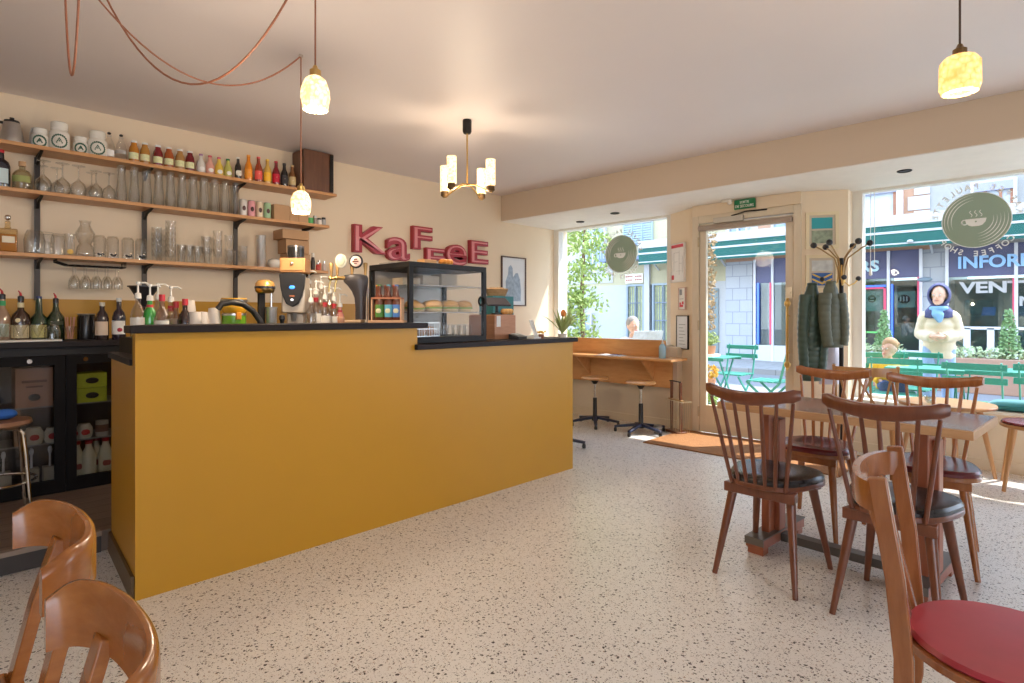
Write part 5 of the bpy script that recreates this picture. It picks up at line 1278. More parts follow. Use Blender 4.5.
def bent_chair(label, x, y, rz, wood, seatm, crossed=False, group=None, backh=.83):
    """bentwood chair: curved top rail on two flat posts with slats; faces +Y"""
    t = thing('bentwood_chair', label, 'chair', (x, y, 0), rz, group)
    MB().lathe([(.001, .425), (.20, .425), (.212, .432), (.212, .448), (.20, .452), (.001, .452)], 36, sx=1, sy=.97).build('seat_frame', wood, t)
    MB().lathe([(.001, .452), (.200, .452), (.205, .458), (.198, .468), (.15, .473), (.001, .474)], 36, sx=1, sy=.97).build('seat', seatm, t)
    for s_ in (-1, 1):
        # rear post, one piece from floor to rail
        p = [Vector((s_ * .185, -.235, 0)), Vector((s_ * .175, -.19, .25)), Vector((s_ * .172, -.19, .44)), Vector((s_ * .188, -.205, .62)), Vector((s_ * .198, -.238, backh + .01))]
        m_ = MB(); m_.strip(p, [(-.011, -.019), (.011, -.019), (.011, .019), (-.011, .019)], up=(0, 1, 0)); m_.build('rear_post', wood, t, bev=.004)
        MB().tube([(s_ * .15, .13, .43), (s_ * .17, .185, .0)], [.019, .012], 12).build('leg', wood, t)
    rail = []
    for i in range(17):
        a = PI * i / 16; rail.append((-.194 * math.cos(a), -.232 - .068 * math.sin(a), backh - .035))
    MB().strip(rail, [(-.008, -.032), (.008, -.032), (.010, 0), (.008, .032), (-.008, .032), (-.010, 0)]).build('top_rail', wood, t, smooth=50)
    if crossed:
        for u0, u1 in ((-.10, -.16), (-.04, -.03), (.04, .03), (.10, .16), (-.12, .06), (.12, -.06)):
            MB().bar((u0, -.185, .445), (u1, -.290 + abs(u1) * .28, backh - .055), .014, .010, up=(0, 1, 0)).build('slat', wood, t)
    else:
        for u0, u1 in ((-.09, -.11), (0, 0), (.09, .11)):
            MB().bar((u0, -.185, .445), (u1, -.292 + abs(u1) * .28, backh - .055), .034, .010, up=(0, 1, 0)).build('slat', wood, t, bev=.003)
    return t
bent_chair('bentwood chair with a red leather seat, nearest the camera by the dining table', -.100, 1.712, R(-84), midchair, redseat)
bent_chair('light wooden bentwood chair beside the round table, behind the chestnut chairs', -1.13, 5.02, R(10), lightch, M('light_seat', (.5, .3, .15), .4), crossed=True)
bent_chair('light wooden chair with an oxblood seat below the teal cushion', -.18, 5.36, R(95), lightch, oxblood)
# red-seated chair's lower neighbour seat edge
# round low table
t = thing('round_table', 'low round wooden table in front of the large window', 'table', (-.70, 5.42, 0))
MB().lathe([(.001, .515), (.28, .515), (.30, .522), (.305, .535), (.30, .545), (.001, .545)], 40).build('tabletop', lightch, t)
for k in range(4):
    a = k * PI / 2 + .35; ca, sa = math.cos(a), math.sin(a)
    MB().tube([(ca * .20, sa * .20, .515), (ca * .30, sa * .30, 0)], [.022, .012], 12).build('leg', lightch, t)
tag(MB().lathe([(.001, 0), (.015, 0), (.035, .02), (.04, .05), (.037, .05), (.03, .02), (.001, .01)], 18).build('small_bowl', GLASS('pale_glass', (.75, .9, .92), .7, .05, .2, 1.2), None, loc=(-.78, 5.30, .545)), 'small pale glass bowl on the round table', 'bowl')
# teal cushion
m_ = MB()
n = 16; vs = []
for i in range(n + 1):
    for j in range(n + 1):
        u, v = i / n * 2 - 1, j / n * 2 - 1
        vs.append((u * .26, v * .105, .044 + .042 * (max(0, (1 - u ** 4) * (1 - v ** 4))) ** .5))
k0 = len(vs)
for i in range(n + 1):
    for j in range(n + 1):
        u, v = i / n * 2 - 1, j / n * 2 - 1
        vs.append((u * .26, v * .105, .044 - .044 * (max(0, (1 - u ** 4) * (1 - v ** 4))) ** .5))
fs = []
for i in range(n):
    for j in range(n):
        a = i * (n + 1) + j; fs += [(a, a + n + 1, a + n + 2, a + 1), (k0 + a, k0 + a + 1, k0 + a + n + 2, k0 + a + n + 1)]
m_.add(vs, fs)
tag(m_.build('cushion', M('teal_velvet', (.02, .20, .22), .8, sheen=.3), None, loc=(-.235, 5.885, .465), smooth=80), 'teal cushion on the window ledge beside the round table', 'cushion')

def panel_chair(label, x, y, rz):
    """chair with one deep curved back panel on two posts; faces -Y with its back at +Y"""
    t = thing('panel_back_chair', label, 'chair', (x, y, 0), rz, 'honey wooden chairs in the foreground')
    m_ = MB(); pth = []
    for i in range(33):
        a = PI * i / 32; ca, sa = math.cos(a), math.sin(a)
        pth.append((-.185 * math.copysign(abs(ca) ** .85, ca), .01 + .092 * abs(sa) ** .8, .747))
    vs = []; n_ = len(pth)
    for i in range(n_):
        p0 = Vector(pth[max(i - 1, 0)]); p1 = Vector(pth[min(i + 1, n_ - 1)]); tx = (p1 - p0).normalized(); nx = Vector((-tx.y, tx.x, 0))
        e = min(i, n_ - 1 - i) / 5; drop = .022 * max(0, 1 - e) ** 2
        for a_, b_ in ((-.010, -.049), (.008, -.050), (.011, -.040), (.011, .030 - drop), (.009, .043 - drop), (.002, .049 - drop), (-.006, .048 - drop), (-.011, .036 - drop)):
            vs.append(Vector(pth[i]) + nx * a_ + Vector((0, 0, b_)))
    fs = [(i * 8 + k, i * 8 + (k + 1) % 8, (i + 1) * 8 + (k + 1) % 8, (i + 1) * 8 + k) for i in range(n_ - 1) for k in range(8)] + [tuple(range(8))[::-1], tuple((n_ - 1) * 8 + k for k in range(8))]
    m_.add(vs, fs)
    m_.build('back_panel', honey, t, smooth=50)
    for s_ in (-1, 1):
        m_ = MB(); m_.strip([(s_ * .135, .13, 0), (s_ * .12, .04, .25), (s_ * .118, .01, .45), (s_ * .116, .045, .60), (s_ * .114, .084, .722)], [(-.021, -.013), (.021, -.013), (.021, .010), (-.021, .010)], up=(0, 1, 0))
        m_.build('rear_post', honey, t, bev=.003)
        MB().bar((s_ * .165, -.34, .43), (s_ * .18, -.37, 0), .034, .034, up=(0, 1, 0), w2=.024, d2=.024).build('leg', honey, t, bev=.003)
    MB().prism([(-.15, .0), (.15, .0), (.19, -.38), (-.19, -.38)], .43, .455).build('seat', honey, t, bev=.008)
    MB().box(-.14, .14, -.03, -.01, .38, .43).box(-.17, .17, -.355, -.335, .38, .43).build('apron', honey, t)
    return t
panel_chair('honey coloured wooden chair with a curved back panel, farther one at the frame corner', -1.445, .137, R(0)).scale = (1.09, 1, 1)
panel_chair('honey coloured wooden chair with a curved back panel, nearest the camera', -.928, .128, R(0)).scale = (.98, .85, 1)
# ================================================================== OUTSIDE
GZ = -.05
pav = blocks('pavement_slabs', (.34, .325, .31), (.30, .29, .28), (.20, .19, .18), .6, .4, .8, (0, 0, 0))
struct('pavement', MB().box(-26, 14, 6.15, 9.3, -.2, GZ), pav)
struct('road', MB().box(-26, 14, 9.3, 13.4, -.22, -.14), M('asphalt', (.22, .22, .23), .9, var=.15, vs=3))
struct('pavement_far', MB().box(-26, 14, 13.4, 16.0, -.2, -.02), pav)
struct('ground', MB().box(-40, 40, -30, 30, -.6, -.25), M('earth_grey', (.35, .34, .33), .9))
# outer face of the café itself, above and beside the shop front
struct('wall_facade_left', MB().box(-9.0, WX - .2, 5.9, 6.2, -.2, 5.5), M('outer_plaster', (.62, .58, .50), .8))
struct('wall_facade_top', MB().box(WX - .2, 6.0, 5.9, 6.15, H + .2, 5.5), M('outer_plaster', (.62, .58, .50), .8))
FY = 16.0
def bld(name, label, x0, x1, wall, h=9.0, z0=2.72):
    t = thing(name, label, 'building', (x0, FY, -.02), group='houses across the street')
    MB().box(0, x1 - x0, 0, 3.5, z0, h).build('wall', wall, t)
    return t
frw = M('facade_white', (.50, .50, .49), .6)
def win(t, x0, x1, z0, z1, frame, pane, y=-.0, mul=1, depth=.12, fw_=.06):
    ox = t.location.x
    x0 -= ox; x1 -= ox
    m_ = MB().box(x0 - fw_, x0, y - depth, y, z0 - fw_, z1 + fw_).box(x1, x1 + fw_, y - depth, y, z0 - fw_, z1 + fw_).box(x0, x1, y - depth, y, z1, z1 + fw_).box(x0, x1, y - depth, y, z0 - fw_, z0)
    for k in range(1, mul + 1):
        xm = x0 + (x1 - x0) * k / (mul + 1); m_.box(xm - .03, xm + .03, y - depth * .8, y, z0, z1)
    f_ = m_.build('window', frame, t)
    MB().box(x0, x1, y - .03, y - .02, z0, z1).build('pane', pane, f_, smooth=0)
    return f_
skyglass = M('house_glass', (.25, .33, .42), .08, var=.5, vs=1.5, spec=.8)
curtain = M('curtain_pale', (.55, .62, .68), .8, var=.3, vs=6)
brownf = M('brown_frame', (.35, .15, .08), .5)
# cream house (left)
cream_w = M('plaster_cream', (.46, .42, .27), .85)
white_w = M('plaster_white', (.45, .45, .44), .85)
t = bld('apartment_house', 'pale cream house with white ground floor and blue shutters, behind the tree', -17, -7.1, cream_w, z0=2.2)
MB().box(0, 6.65, .0, 3.5, 0, 2.2).box(8.3, 9.9, .0, 3.5, 0, 2.2).box(6.65, 8.3, .6, 3.5, 0, 2.2).box(0, 6.1, -.02, 0, 2.3, 3.4).build('ground_floor', white_w, t)
shut = M('shutter_blue', (.35, .46, .52), .6)
for k in range(3):
    m_ = MB(); xx = 6.55 + k * .36
    for j in range(14): m_.box(xx, xx + .30, -.06, -.03, 3.45 + j * .075, 3.50 + j * .075)
    m_.box(xx - .02, xx, -.07, 0, 3.4, 4.5).box(xx + .30, xx + .32, -.07, 0, 3.4, 4.5)
    m_.build('shutter', shut, t)
m_ = MB().box(5.9, 7.9, -.55, 0, 2.95, 3.05).box(5.9, 7.9, -.55, -.51, 3.42, 3.46)
for k in range(21): m_.box(5.92 + k * .098, 5.94 + k * .098, -.54, -.52, 3.05, 3.42)
m_.build('balcony', M('balcony_blue', (.16, .22, .32), .5), t)
win(t, -12.1, -11.2, 2.9, 4.3, frw, skyglass)
win(t, -12.4, -11.75, .5, 1.25, frw, skyglass)
for x0_, x1_ in ((-10.3, -9.76), (-9.36, -8.76)):
    win(t, x0_, x1_, .05, 2.15, M('grey_frame', (.28, .34, .38), .5), M('curtain_green', (.50, .52, .28), .8, var=.35, vs=9), y=.05)
m_ = MB()
for x0_ in (6.72, 7.68):
    for k in range(6): m_.box(x0_ + k * .09, x0_ + .012 + k * .09, -.10, -.08, .1, 2.1)
    for z in (.4, 1.05, 1.6): m_.box(x0_, x0_ + .46, -.105, -.075, z, z + .03)
m_.build('window_grille', M('grille_slate', (.16, .2, .26), .5), t)
MB().box(6.6, 7.25, -.05, -.02, 2.25, 2.55).build('sign_board', M('sign_cream', (.80, .76, .60), .6), t)
m_ = MB()
for z in (2.33, 2.44):
    for k in range(9):
        if k != 4: m_.box(6.63 + k * .066, 6.675 + k * .066, -.056, -.05, z, z + .045)
m_.build('sign_lettering', M('sign_red', (.35, .06, .06), .6), t)
MB().box(7.32, 7.50, -.1, 0, 0, 3.0).build('white_post', frw, t)
MB().box(9.15, 9.7, -.04, -.01, .1, 2.0).build('entrance_door', M('door_green_grey', (.2, .25, .25), .5), t)
# white tiled shop building (middle)
tile_w = blocks('white_tiles', (.44, .46, .48), (.41, .43, .46), (.28, .30, .34), .40, .33, .4)
t = bld('corner_house', 'pale house with salmon upper wall above the blue shop windows, seen through the door', -7.1, -2.35, M('plaster_salmon', (.47, .27, .17), .85), z0=2.72)
MB().box(0, .75, 0, 3.5, 0, 2.72).box(3.5 - .3, 3.5 - .1, 0, 3.5, 0, 2.72).build('shop_pier', tile_w, t)
MB().box(.0, .9, -.01, 0, 3.4, 6).build('upper_pier', frw, t)
m_ = MB()
for k in range(14): m_.box(4.75 - (.42 if k % 2 else .30), 4.75, -.03, 0, 3.3 + k * .34, 3.3 + k * .34 + .31)
m_.build('quoins', frw, t)
w_ = win(t, -4.45, -2.98, 3.47, 4.25, M('window_surround', (.74, .68, .66), .6), curtain, mul=0, fw_=.12)
MB().box(2.65, 2.72, -.08, 0, 3.47, 4.1).box(3.30, 3.37, -.08, 0, 3.47, 4.1).box(4.05, 4.12, -.08, 0, 3.47, 4.1).build('window_sash', brownf, w_)
MB().box(2.65, 4.12, -.14, 0, 4.1, 4.27).build('shutter_box', M('shutter_slate', (.33, .33, .42), .6), w_)
win(t, -5.75, -5.05, 3.5, 4.8, frw, skyglass)
win(t, -6.95, -6.5, 3.5, 4.8, frw, skyglass)
# grey house (right)
t = bld('stone_house', 'grey rendered house above the computer shop, behind the large coffee cup sticker', -2.35, 6, M('plaster_grey', (.36, .35, .33), .9, var=.08), z0=2.72)
w_ = win(t, -1.56, -.92, 3.35, 4.03, M('window_surround_grey', (.60, .58, .56), .6), curtain, mul=0, fw_=.06)
MB().box(.95, 1.0, -.08, 0, 3.35, 3.9).box(1.2, 1.25, -.08, 0, 3.35, 3.9).box(1.38, 1.43, -.08, 0, 3.35, 3.9).build('window_sash', brownf, w_)
MB().box(.79, 1.43, -.14, 0, 3.87, 4.05).build('shutter_box', M('shutter_slate', (.33, .33, .42), .6), w_)
MB().box(-.15, .30, 0, 3.5, 0, 2.72).build('shop_pier', tile_w, t)
# shop front
t = thing('shop_front', 'computer shop front with slate blue fascia and large windows across the street', 'shop', (0, FY, -.02))
slate = M('fascia_slate', (.115, .12, .22), .5, var=.15, vs=3)
MB().box(-6.3, -2.52, -.02, .1, 2.10, 2.74).box(-2.06, 6, -.02, .1, 2.07, 2.74).build('fascia', slate, t)
sint = M('shop_interior', (.34, .42, .40), .8, var=.4, vs=1.2)
MB().box(-6.3, -2.52, 1.2, 1.25, 0, 2.1).box(-2.06, 6, 1.2, 1.25, 0, 2.07).build('interior_wall', sint, t)
MB().box(-6.3, 6, .1, 1.2, 0, .1).build('interior_floor', M('shop_floor', (.35, .36, .36), .6), t)
wp = M('post_white', (.76, .77, .80), .4)
for x in (-6.27, -5.80, -5.1, -3.9, -3.15, -2.52, -2.04, -.88, .3, 1.5):
    MB().box(x - .03, x + .03, -.06, .04, 0, 2.74).build('shop_post', wp, t)
MB().box(-6.3, -2.52, -.05, .06, 0, .42).box(-2.06, 6, -.05, .06, 0, .15).build('stall_riser', M('riser_pale', (.62, .63, .63), .6), t)
m_ = MB()
for x in (-1.75, -1.35, -.6, -.2, .6): m_.box(x, x + .12, -.04, -.01, .15, .95)
m_.box(-2.0, 1.5, -.04, -.01, .92, .98)
m_.build('low_railing', wp, t)
for a, b in ((-6.24, -5.13), (-5.07, -3.93), (-3.87, -3.18), (-3.12, -2.55), (-2.01, -.91), (-.85, .27), (.33, 1.47)):
    MB().box(a, b, -.01, 0, .42 if a < -2.1 else .15, 2.1).build('pane', shopgl, t, smooth=0)
MB().box(-6.19, -6.14, -.09, -.06, .45, 2.1).box(-3.09, -3.05, -.09, -.06, .7, 1.95).box(-3.85, -3.2, -.09, -.06, 1.9, 1.94).build('blue_light_strip', EMIT('neon_blue', (.06, .16, .9), .9), t)
MB().box(-5.86, -5.82, -.09, -.06, .45, 2.1).box(-3.24, -3.19, -.09, -.06, .5, 1.86).box(-3.85, -3.24, -.09, -.06, 1.85, 1.89).box(-2.58, -2.55, -.09, -.06, 1.2, 2.1).box(-.935, -.912, -.09, -.06, .9, 2.0).build('pink_trim', M('trim_pink', (.72, .08, .16), .4), t)
MB().box(-3.8, -3.28, .02, .04, 1.32, 1.82).box(-3.07, -2.63, .02, .04, 1.40, 1.78).build('window_poster', M('poster_sage', (.40, .50, .46), .6), t)
m_ = MB(); m_.ball((-3.50, .015, 1.62), .085, (1, .1, 1.1)).ball((-2.85, .015, 1.60), .12, (1, .08, .85)); m_.build('poster_emblem', M('poster_black', (.03, .04, .04), .6), t)
m_ = MB(); m_.box(-3.545, -3.455, 0, .008, 1.63, 1.65).box(-3.545, -3.455, 0, .008, 1.57, 1.585).box(-2.93, -2.90, 0, .008, 1.55, 1.66).box(-2.87, -2.84, 0, .008, 1.55, 1.66).box(-2.81, -2.78, 0, .008, 1.55, 1.66); m_.build('emblem_marks', frw, t)
MB().box(-3.78, -3.26, -.05, -.02, .80, .84).build('green_bar', M('bar_green', (.15, .6, .15), .5), t)
MB().box(-1.75, -1.25, .02, .05, 1.22, 1.55).build('display_poster', M('poster_dark', (.08, .16, .16), .5, var=.8, vs=8), t)
MB().prism([(-1.45, 1.22), (-1.22, 1.22), (-1.20, 1.40), (-1.42, 1.40)], -.0, .015, 'y').build('laptop_picture', M('poster_blue', (.06, .18, .42), .4), t)
MB().box(-.6, .1, .02, .05, .98, 1.3).build('display_poster', M('poster_navy', (.04, .08, .2), .5, var=.8, vs=8), t)
neon = M('letter_skyblue', (.35, .62, .95), .4)
text('fascia_lettering', 'INFORM', neon, AX_STREET, (-1.84, -.02, 2.24), 1.28, .27, .05, t, offset=.03)
text('fascia_lettering', 'RS', M('letter_pale_cyan', (.55, .80, .88), .4), AX_STREET, (-3.74, -.02, 2.27), .40, .27, .05, t, offset=.03)
text('window_lettering', 'VENT', frw, AX_STREET, (-1.83, -.012, 1.70), 1.08, .25, .008, t, offset=.035)
text('window_lettering', 'M', frw, AX_STREET, (-.83, -.012, 1.42), .22, .2, .008, t, offset=.035)
MB().cyl((-2.40, -.35, 2.02), (-2.40, -.05, 2.02), .015).ball((-2.40, -.35, 2.02), .09, (1.6, .8, .6)).build('wall_lantern', M('lantern_slate', (.2, .26, .3), .4), t)
# awning
t = thing('green_awning', 'long green awning with white stripes over the shops across the street', 'awning', (0, FY, 0))
MB().prism([(-.0, 3.50), (-.0, 3.44), (-1.0, 3.20), (-1.0, 3.26)], -9.3, 6, 'x').build('awning_roof', frw, t)
MB().box(-9.3, 6, -1.02, -1.0, 2.70, 3.20).build('valance', teal_aw, t)
MB().box(-9.3, 6, -1.04, -1.02, 3.18, 3.40).box(-9.3, 6, -1.03, -1.02, 3.00, 3.05).box(-9.3, 6, -1.03, -1.02, 2.755, 2.785).build('white_stripe', frw, t)
m_ = MB()
for x in (-9.2, -7.1, -2.3, .9): m_.bar((x, -.02, 2.6), (x, -.98, 3.18), .04, .04)
m_.build('folding_arm', frw, t)
for x in (-2.55, -.55): MB().ball((x, -1.06, 2.80), .05, (1.2, 1, .8)).build('awning_lamp', frw, t)
# planters with conifers and hedge
PY = 12.9
def leafball(m_, c, r, n, sz, sc_=(1, 1, 1), rnd=random):
    for _ in range(n):
        a = rnd.uniform(0, 2 * PI); b = math.acos(rnd.uniform(-1, 1)); q = r * rnd.uniform(.55, 1) 
        p = Vector((c[0] + q * math.sin(b) * math.cos(a) * sc_[0], c[1] + q * math.sin(b) * math.sin(a) * sc_[1], c[2] + q * math.cos(b) * sc_[2]))
        d1 = Vector((rnd.uniform(-1, 1), rnd.uniform(-1, 1), rnd.uniform(-1, 1))).normalized(); d2 = d1.orthogonal().normalized()
        th_ = d1.cross(d2) * sz * .12
        a1, a2, a3, a4 = p - d1 * sz, p - d2 * sz * .5, p + d1 * sz, p + d2 * sz * .5
        m_.add([a1, a2 + th_, a3, a4 + th_, p - th_], [(0, 1, 2, 3), (0, 4, 1), (1, 4, 2), (2, 4, 3), (3, 4, 0)])
rnd = random.Random(11)
for k, (x0_, x1_) in enumerate(((-3.9, -2.25), (-1.9, .2), (.35, 2.4))):
    t = thing('planter_box', ['long terracotta planter of pale hedge plants behind the toddler', 'long terracotta planter of pale hedge plants right of the walking woman', 'long terracotta planter mostly beyond the frame edge'][k], 'planter', ((x0_ + x1_) / 2, PY, -.14), group='planters along the road')
    w = (x1_ - x0_) / 2
    MB().box(-w, w, -.22, .22, 0, .60).build('box', M('planter_salmon', (.44, .26, .18), .7), t, bev=.01)
    m_ = MB(); 
    for q in range(int(w * 2 / .14)): leafball(m_, (-w + .1 + q * .14, 0, .68), .14, 70, .035, (1, 1.4, .9), rnd)
    tag(m_.build('hedge_leaves', M('hedge_pale', (.50, .58, .33), .6, var=.5, vs=14), t, smooth=0), kind='stuff')
for k, (x, h) in enumerate(((-3.05, .85), (-2.62, .80), (-.80, .80), (.9, .8))):
    t = thing('small_conifer', ['cone-shaped shrub in the planter at the window frame', 'cone-shaped shrub in the planter just behind the toddler', 'cone-shaped shrub in the planter below the shop window lettering', 'cone-shaped shrub beyond the frame edge'][k], 'shrub', (x, PY, .46), group='conifers in the planters')
    m_ = MB()
    for q in range(9):
        u = q / 8; leafball(m_, (0, 0, .12 + u * (h - .12)), .17 * (1 - u * .8) + .02, int(130 * (1 - u * .7)), .032, (1, 1, .9), rnd)
    m_.build('foliage', M('conifer_green', (.22, .36, .14), .6, var=.5, vs=14), t, smooth=0)
    MB().cyl((0, 0, 0), (0, 0, h * .9), .015, .005).build('stem', M('bark', (.2, .13, .08), .8), t)
# tree at the left window
t = thing('street_tree', 'small leafy tree on the pavement outside the left window', 'tree', (-5.55, 7.3, GZ))
MB().tube([(0, 0, 0), (.02, 0, .8), (-.03, .03, 1.6), (.05, 0, 2.6)], [.05, .04, .035, .02], 10).build('trunk', M('bark', (.2, .13, .08), .8), t)
m_ = MB(); rnd = random.Random(4)
for q in range(46):
    z = rnd.uniform(.8, 3.3); rr_ = .38 if z > 1.7 else .25
    leafball(m_, (rnd.uniform(-1, 1) * rr_ * .75, rnd.uniform(-1, 1) * rr_ * .75, z), .19, 42, .042, (1, 1, 1), rnd)
m_.build('crown', M('tree_leaf', (.30, .42, .12), .5, var=.6, vs=9), t, smooth=0)
t = thing('tree_pot', 'grey pot at the foot of the tree outside the left window', 'pot', (-5.55, 7.3, GZ))
MB().lathe([(.001, 0), (.2, 0), (.26, .4), (.24, .4), (.05, .36), (.05, .36)], 24).build('pot_body', M('pot_grey', (.4, .4, .38), .7), t)

# ---------------- green bistro furniture
def bistro_chair(label, x, y, rz, group='green folding chairs on the pavement'):
    """faces +Y; slatted back at -Y"""
    t = thing('folding_chair', label, 'chair', (x, y, GZ), rz, group)
    for k in range(5): 
        MB().box(-.21, .21, -.20 + k * .085, -.135 + k * .085, .435, .45).build('seat_slat', green_p, t, bev=.003)
    for z, yy in ((.80, -.285), (.68, -.262)):
        MB().obox((0, yy, z), (.46, .014, .058), (R(-10), 0, 0)).build('back_slat', green_p, t, bev=.003)
    for s_ in (-1, 1):
        MB().bar((s_ * .19, -.29, .84), (s_ * .19, -.19, .43), .012, .028).bar((s_ * .19, -.19, .43), (s_ * .19, .24, 0), .012, .028).build('frame_leg', green_p, t)
        MB().bar((s_ * .17, .22, .43), (s_ * .17, -.26, 0), .012, .028).build('frame_leg', green_p, t)
    MB().cyl((-.19, .21, .03), (.19, .21, .03), .007, n=8).cyl((-.17, -.235, .03), (.17, -.235, .03), .007, n=8).build('cross_rod', green_p, t)
    return t
def bistro_table(label, x, y, rz=0):
    t = thing('folding_table', label, 'table', (x, y, GZ), rz, 'green folding tables on the pavement')
    MB().box(-.33, .33, -.28, .28, .70, .712).box(-.33, .33, -.28, -.27, .67, .70).box(-.33, .33, .27, .28, .67, .70).build('tabletop', green_p, t, bev=.003)
    for s_ in (-1, 1):
        MB().bar((s_ * .26, -.24, .69), (s_ * .26, .26, 0), .012, .026).build('frame_leg', green_p, t)
        MB().bar((s_ * .24, .24, .69), (s_ * .24, -.26, 0), .012, .026).build('frame_leg', green_p, t)
    MB().cyl((-.26, .22, .05), (.26, .22, .05), .007, n=8).cyl((-.24, -.22, .05), (.24, -.22, .05), .007, n=8).build('cross_rod', green_p, t)
    return t
bistro_chair('green folding chair with its back to the large window, in front of the toddler', -1.30, 6.95, R(6))
bistro_chair('green folding chair beside the small table, right behind the toddler chair', -1.32, 7.72, R(172))
bistro_chair('green folding chair with its back to the window, right of the walking woman', -.62, 6.75, R(-4))
bistro_chair('green folding chair at the frame edge in the large window', -.14, 6.95, R(-4))
bistro_table('green folding table left of the walking woman', -1.12, 7.35, R(4))
bistro_table('green folding table right of the walking woman, behind the empty chair', -.55, 7.50, R(0))
bistro_table('green folding table with a water bottle outside the door', -3.50, 7.35, R(0))
bistro_chair('green folding chair outside the door with its back to the street wall', -3.42, 7.95, R(178))
bistro_chair('green folding chair outside the door seen from the side', -2.72, 7.40, R(88))
t = thing('water_bottle', 'clear water bottle on the green table outside the door', 'bottle', (-3.62, 7.25, GZ + .713))
MB().lathe([(.001, 0), (.035, 0), (.036, .14), (.015, .19), (.014, .21), (.001, .21)]).build('bottle_body', M('bottle_pale', (.6, .68, .72), .15), t)
MB().lathe([(.001, .21), (.016, .21), (.016, .225), (.001, .225)]).build('cap', shut, t)
# standing flower column seen at the door's left edge
t = thing('flower_stand', 'narrow stand of pots with flowers outside the door hinge side', 'flower stand', (-3.22, 6.78, GZ))
MB().box(-.10, .10, -.1, .1, 0, .03).box(-.10, .10, -.1, .1, .35, .38).box(-.10, .10, -.1, .1, .75, .78).box(-.10, -.08, -.1, .1, .03, 2.3).build('stand_frame', M('stand_white', (.75, .75, .72), .5), t)
rnd = random.Random(8)
for k, (z, c) in enumerate(((.03, (.3, .42, .12)), (.38, (.7, .45, .08)), (.78, (.3, .4, .15)))):
    MB().lathe([(.001, 0), (.05, 0), (.065, .1), (.001, .1)], 14, (.02, 0, z)).build('pot', M('pot_terracotta', (.5, .25, .14), .7), t)
    m_ = MB(); leafball(m_, (.02, 0, z + .18), .1, 110, .03, (1, 1, .9), rnd)
    m_.build('flowers', M('flowers%d' % k, c, .6, var=.4, vs=20), t, smooth=0)
m_ = MB(); rnd = random.Random(9)
for k in range(12): leafball(m_, (.0, 0, 1.15 + k * .1), .09, 40, .03, (1, 1, 1), rnd)
m_.build('dried_garland', M('garland_brown', (.38, .28, .16), .8, var=.6, vs=12), t, smooth=0)

# ---------------- people
skin = M('skin', (.72, .44, .32), .5, var=.04)
def head_parts(mb, c, s, face):
    """head with brow, nose, chin and ears; face = angle the face looks to (z-rotation from -Y)"""
    c = Vector(c); ca, sa = math.cos(face), math.sin(face)
    def T(x, y, z): return (c.x + (x * ca - y * sa) * s, c.y + (x * sa + y * ca) * s, c.z + z * s)
    mb.ball(T(0, .01, .02), .098 * s, (.82, 1.0, 1.08), 20, 14)
    mb.ball(T(0, -.03, -.055), .062 * s, (.95, 1, 1.0), 16, 10)
    mb.ball(T(0, -.072, -.095), .024 * s, (1.1, .9, .9), 10, 8)
    mb.tube([T(0, -.088, .02), T(0, -.108, -.018), T(0, -.102, -.03)], [.009 * s, .013 * s, .012 * s], 8)
    for e in (-1, 1): mb.ball(T(e * .083, .01, -.01), .020 * s, (.5, .8, 1.4), 8, 6)
    for e in (-1, 1): mb.ball(T(e * .036, -.078, .03), .016 * s, (1.3, .5, .5), 8, 6)
    return T
def face_bits(T, s, parent, lips=(.5, .16, .14)):
    for e in (-1, 1):
        ey = MB().ball(T(e * .033, -.0885, .008), .0105 * s, (1.2, .7, .75), 10, 8).build('eye', M('eye_white', (.8, .78, .74), .3), parent)
        MB().ball(T(e * .033, -.0965, .008), .0052 * s, (1, .7, 1), 8, 6).build('iris', M('iris_dark', (.05, .03, .02), .2), ey)
    MB().tube([T(-.022, -.090, -.058), T(0, -.098, -.056), T(.022, -.090, -.058)], [.003 * s, .006 * s, .003 * s], 8).build('mouth', M('lips', lips, .5), parent)
def hand(mb, wrist, d, s=1, palm_n=(0, -1, 0)):
    """palm with four bent fingers and a thumb leaving its side"""
    w = Vector(wrist); d = Vector(d).normalized(); n = Vector(palm_n); n = (n - d * n.dot(d)).normalized(); x = d.cross(n)
    mb.tube([w, w + d * .03 * s, w + d * .085 * s], [.022 * s, .030 * s, .030 * s], 10, (1, .6) )
    for k, L_ in enumerate((.060, .072, .066, .050)):
        b = w + d * .08 * s + x * (k - 1.5) * .018 * s
        mb.tube([b, b + d * L_ * .5 * s + n * .008 * s, b + d * L_ * .8 * s + n * .03 * s], [.0085 * s, .008 * s, .0065 * s], 8)
    b = w + d * .03 * s - x * .026 * s
    mb.tube([b, b - x * .025 * s + d * .025 * s, b - x * .025 * s + d * .055 * s + n * .01], [.011 * s, .0095 * s, .008 * s], 8)
def person_root(label, x, y, z, rz): return thing('person', label, 'person', (x, y, z), rz)
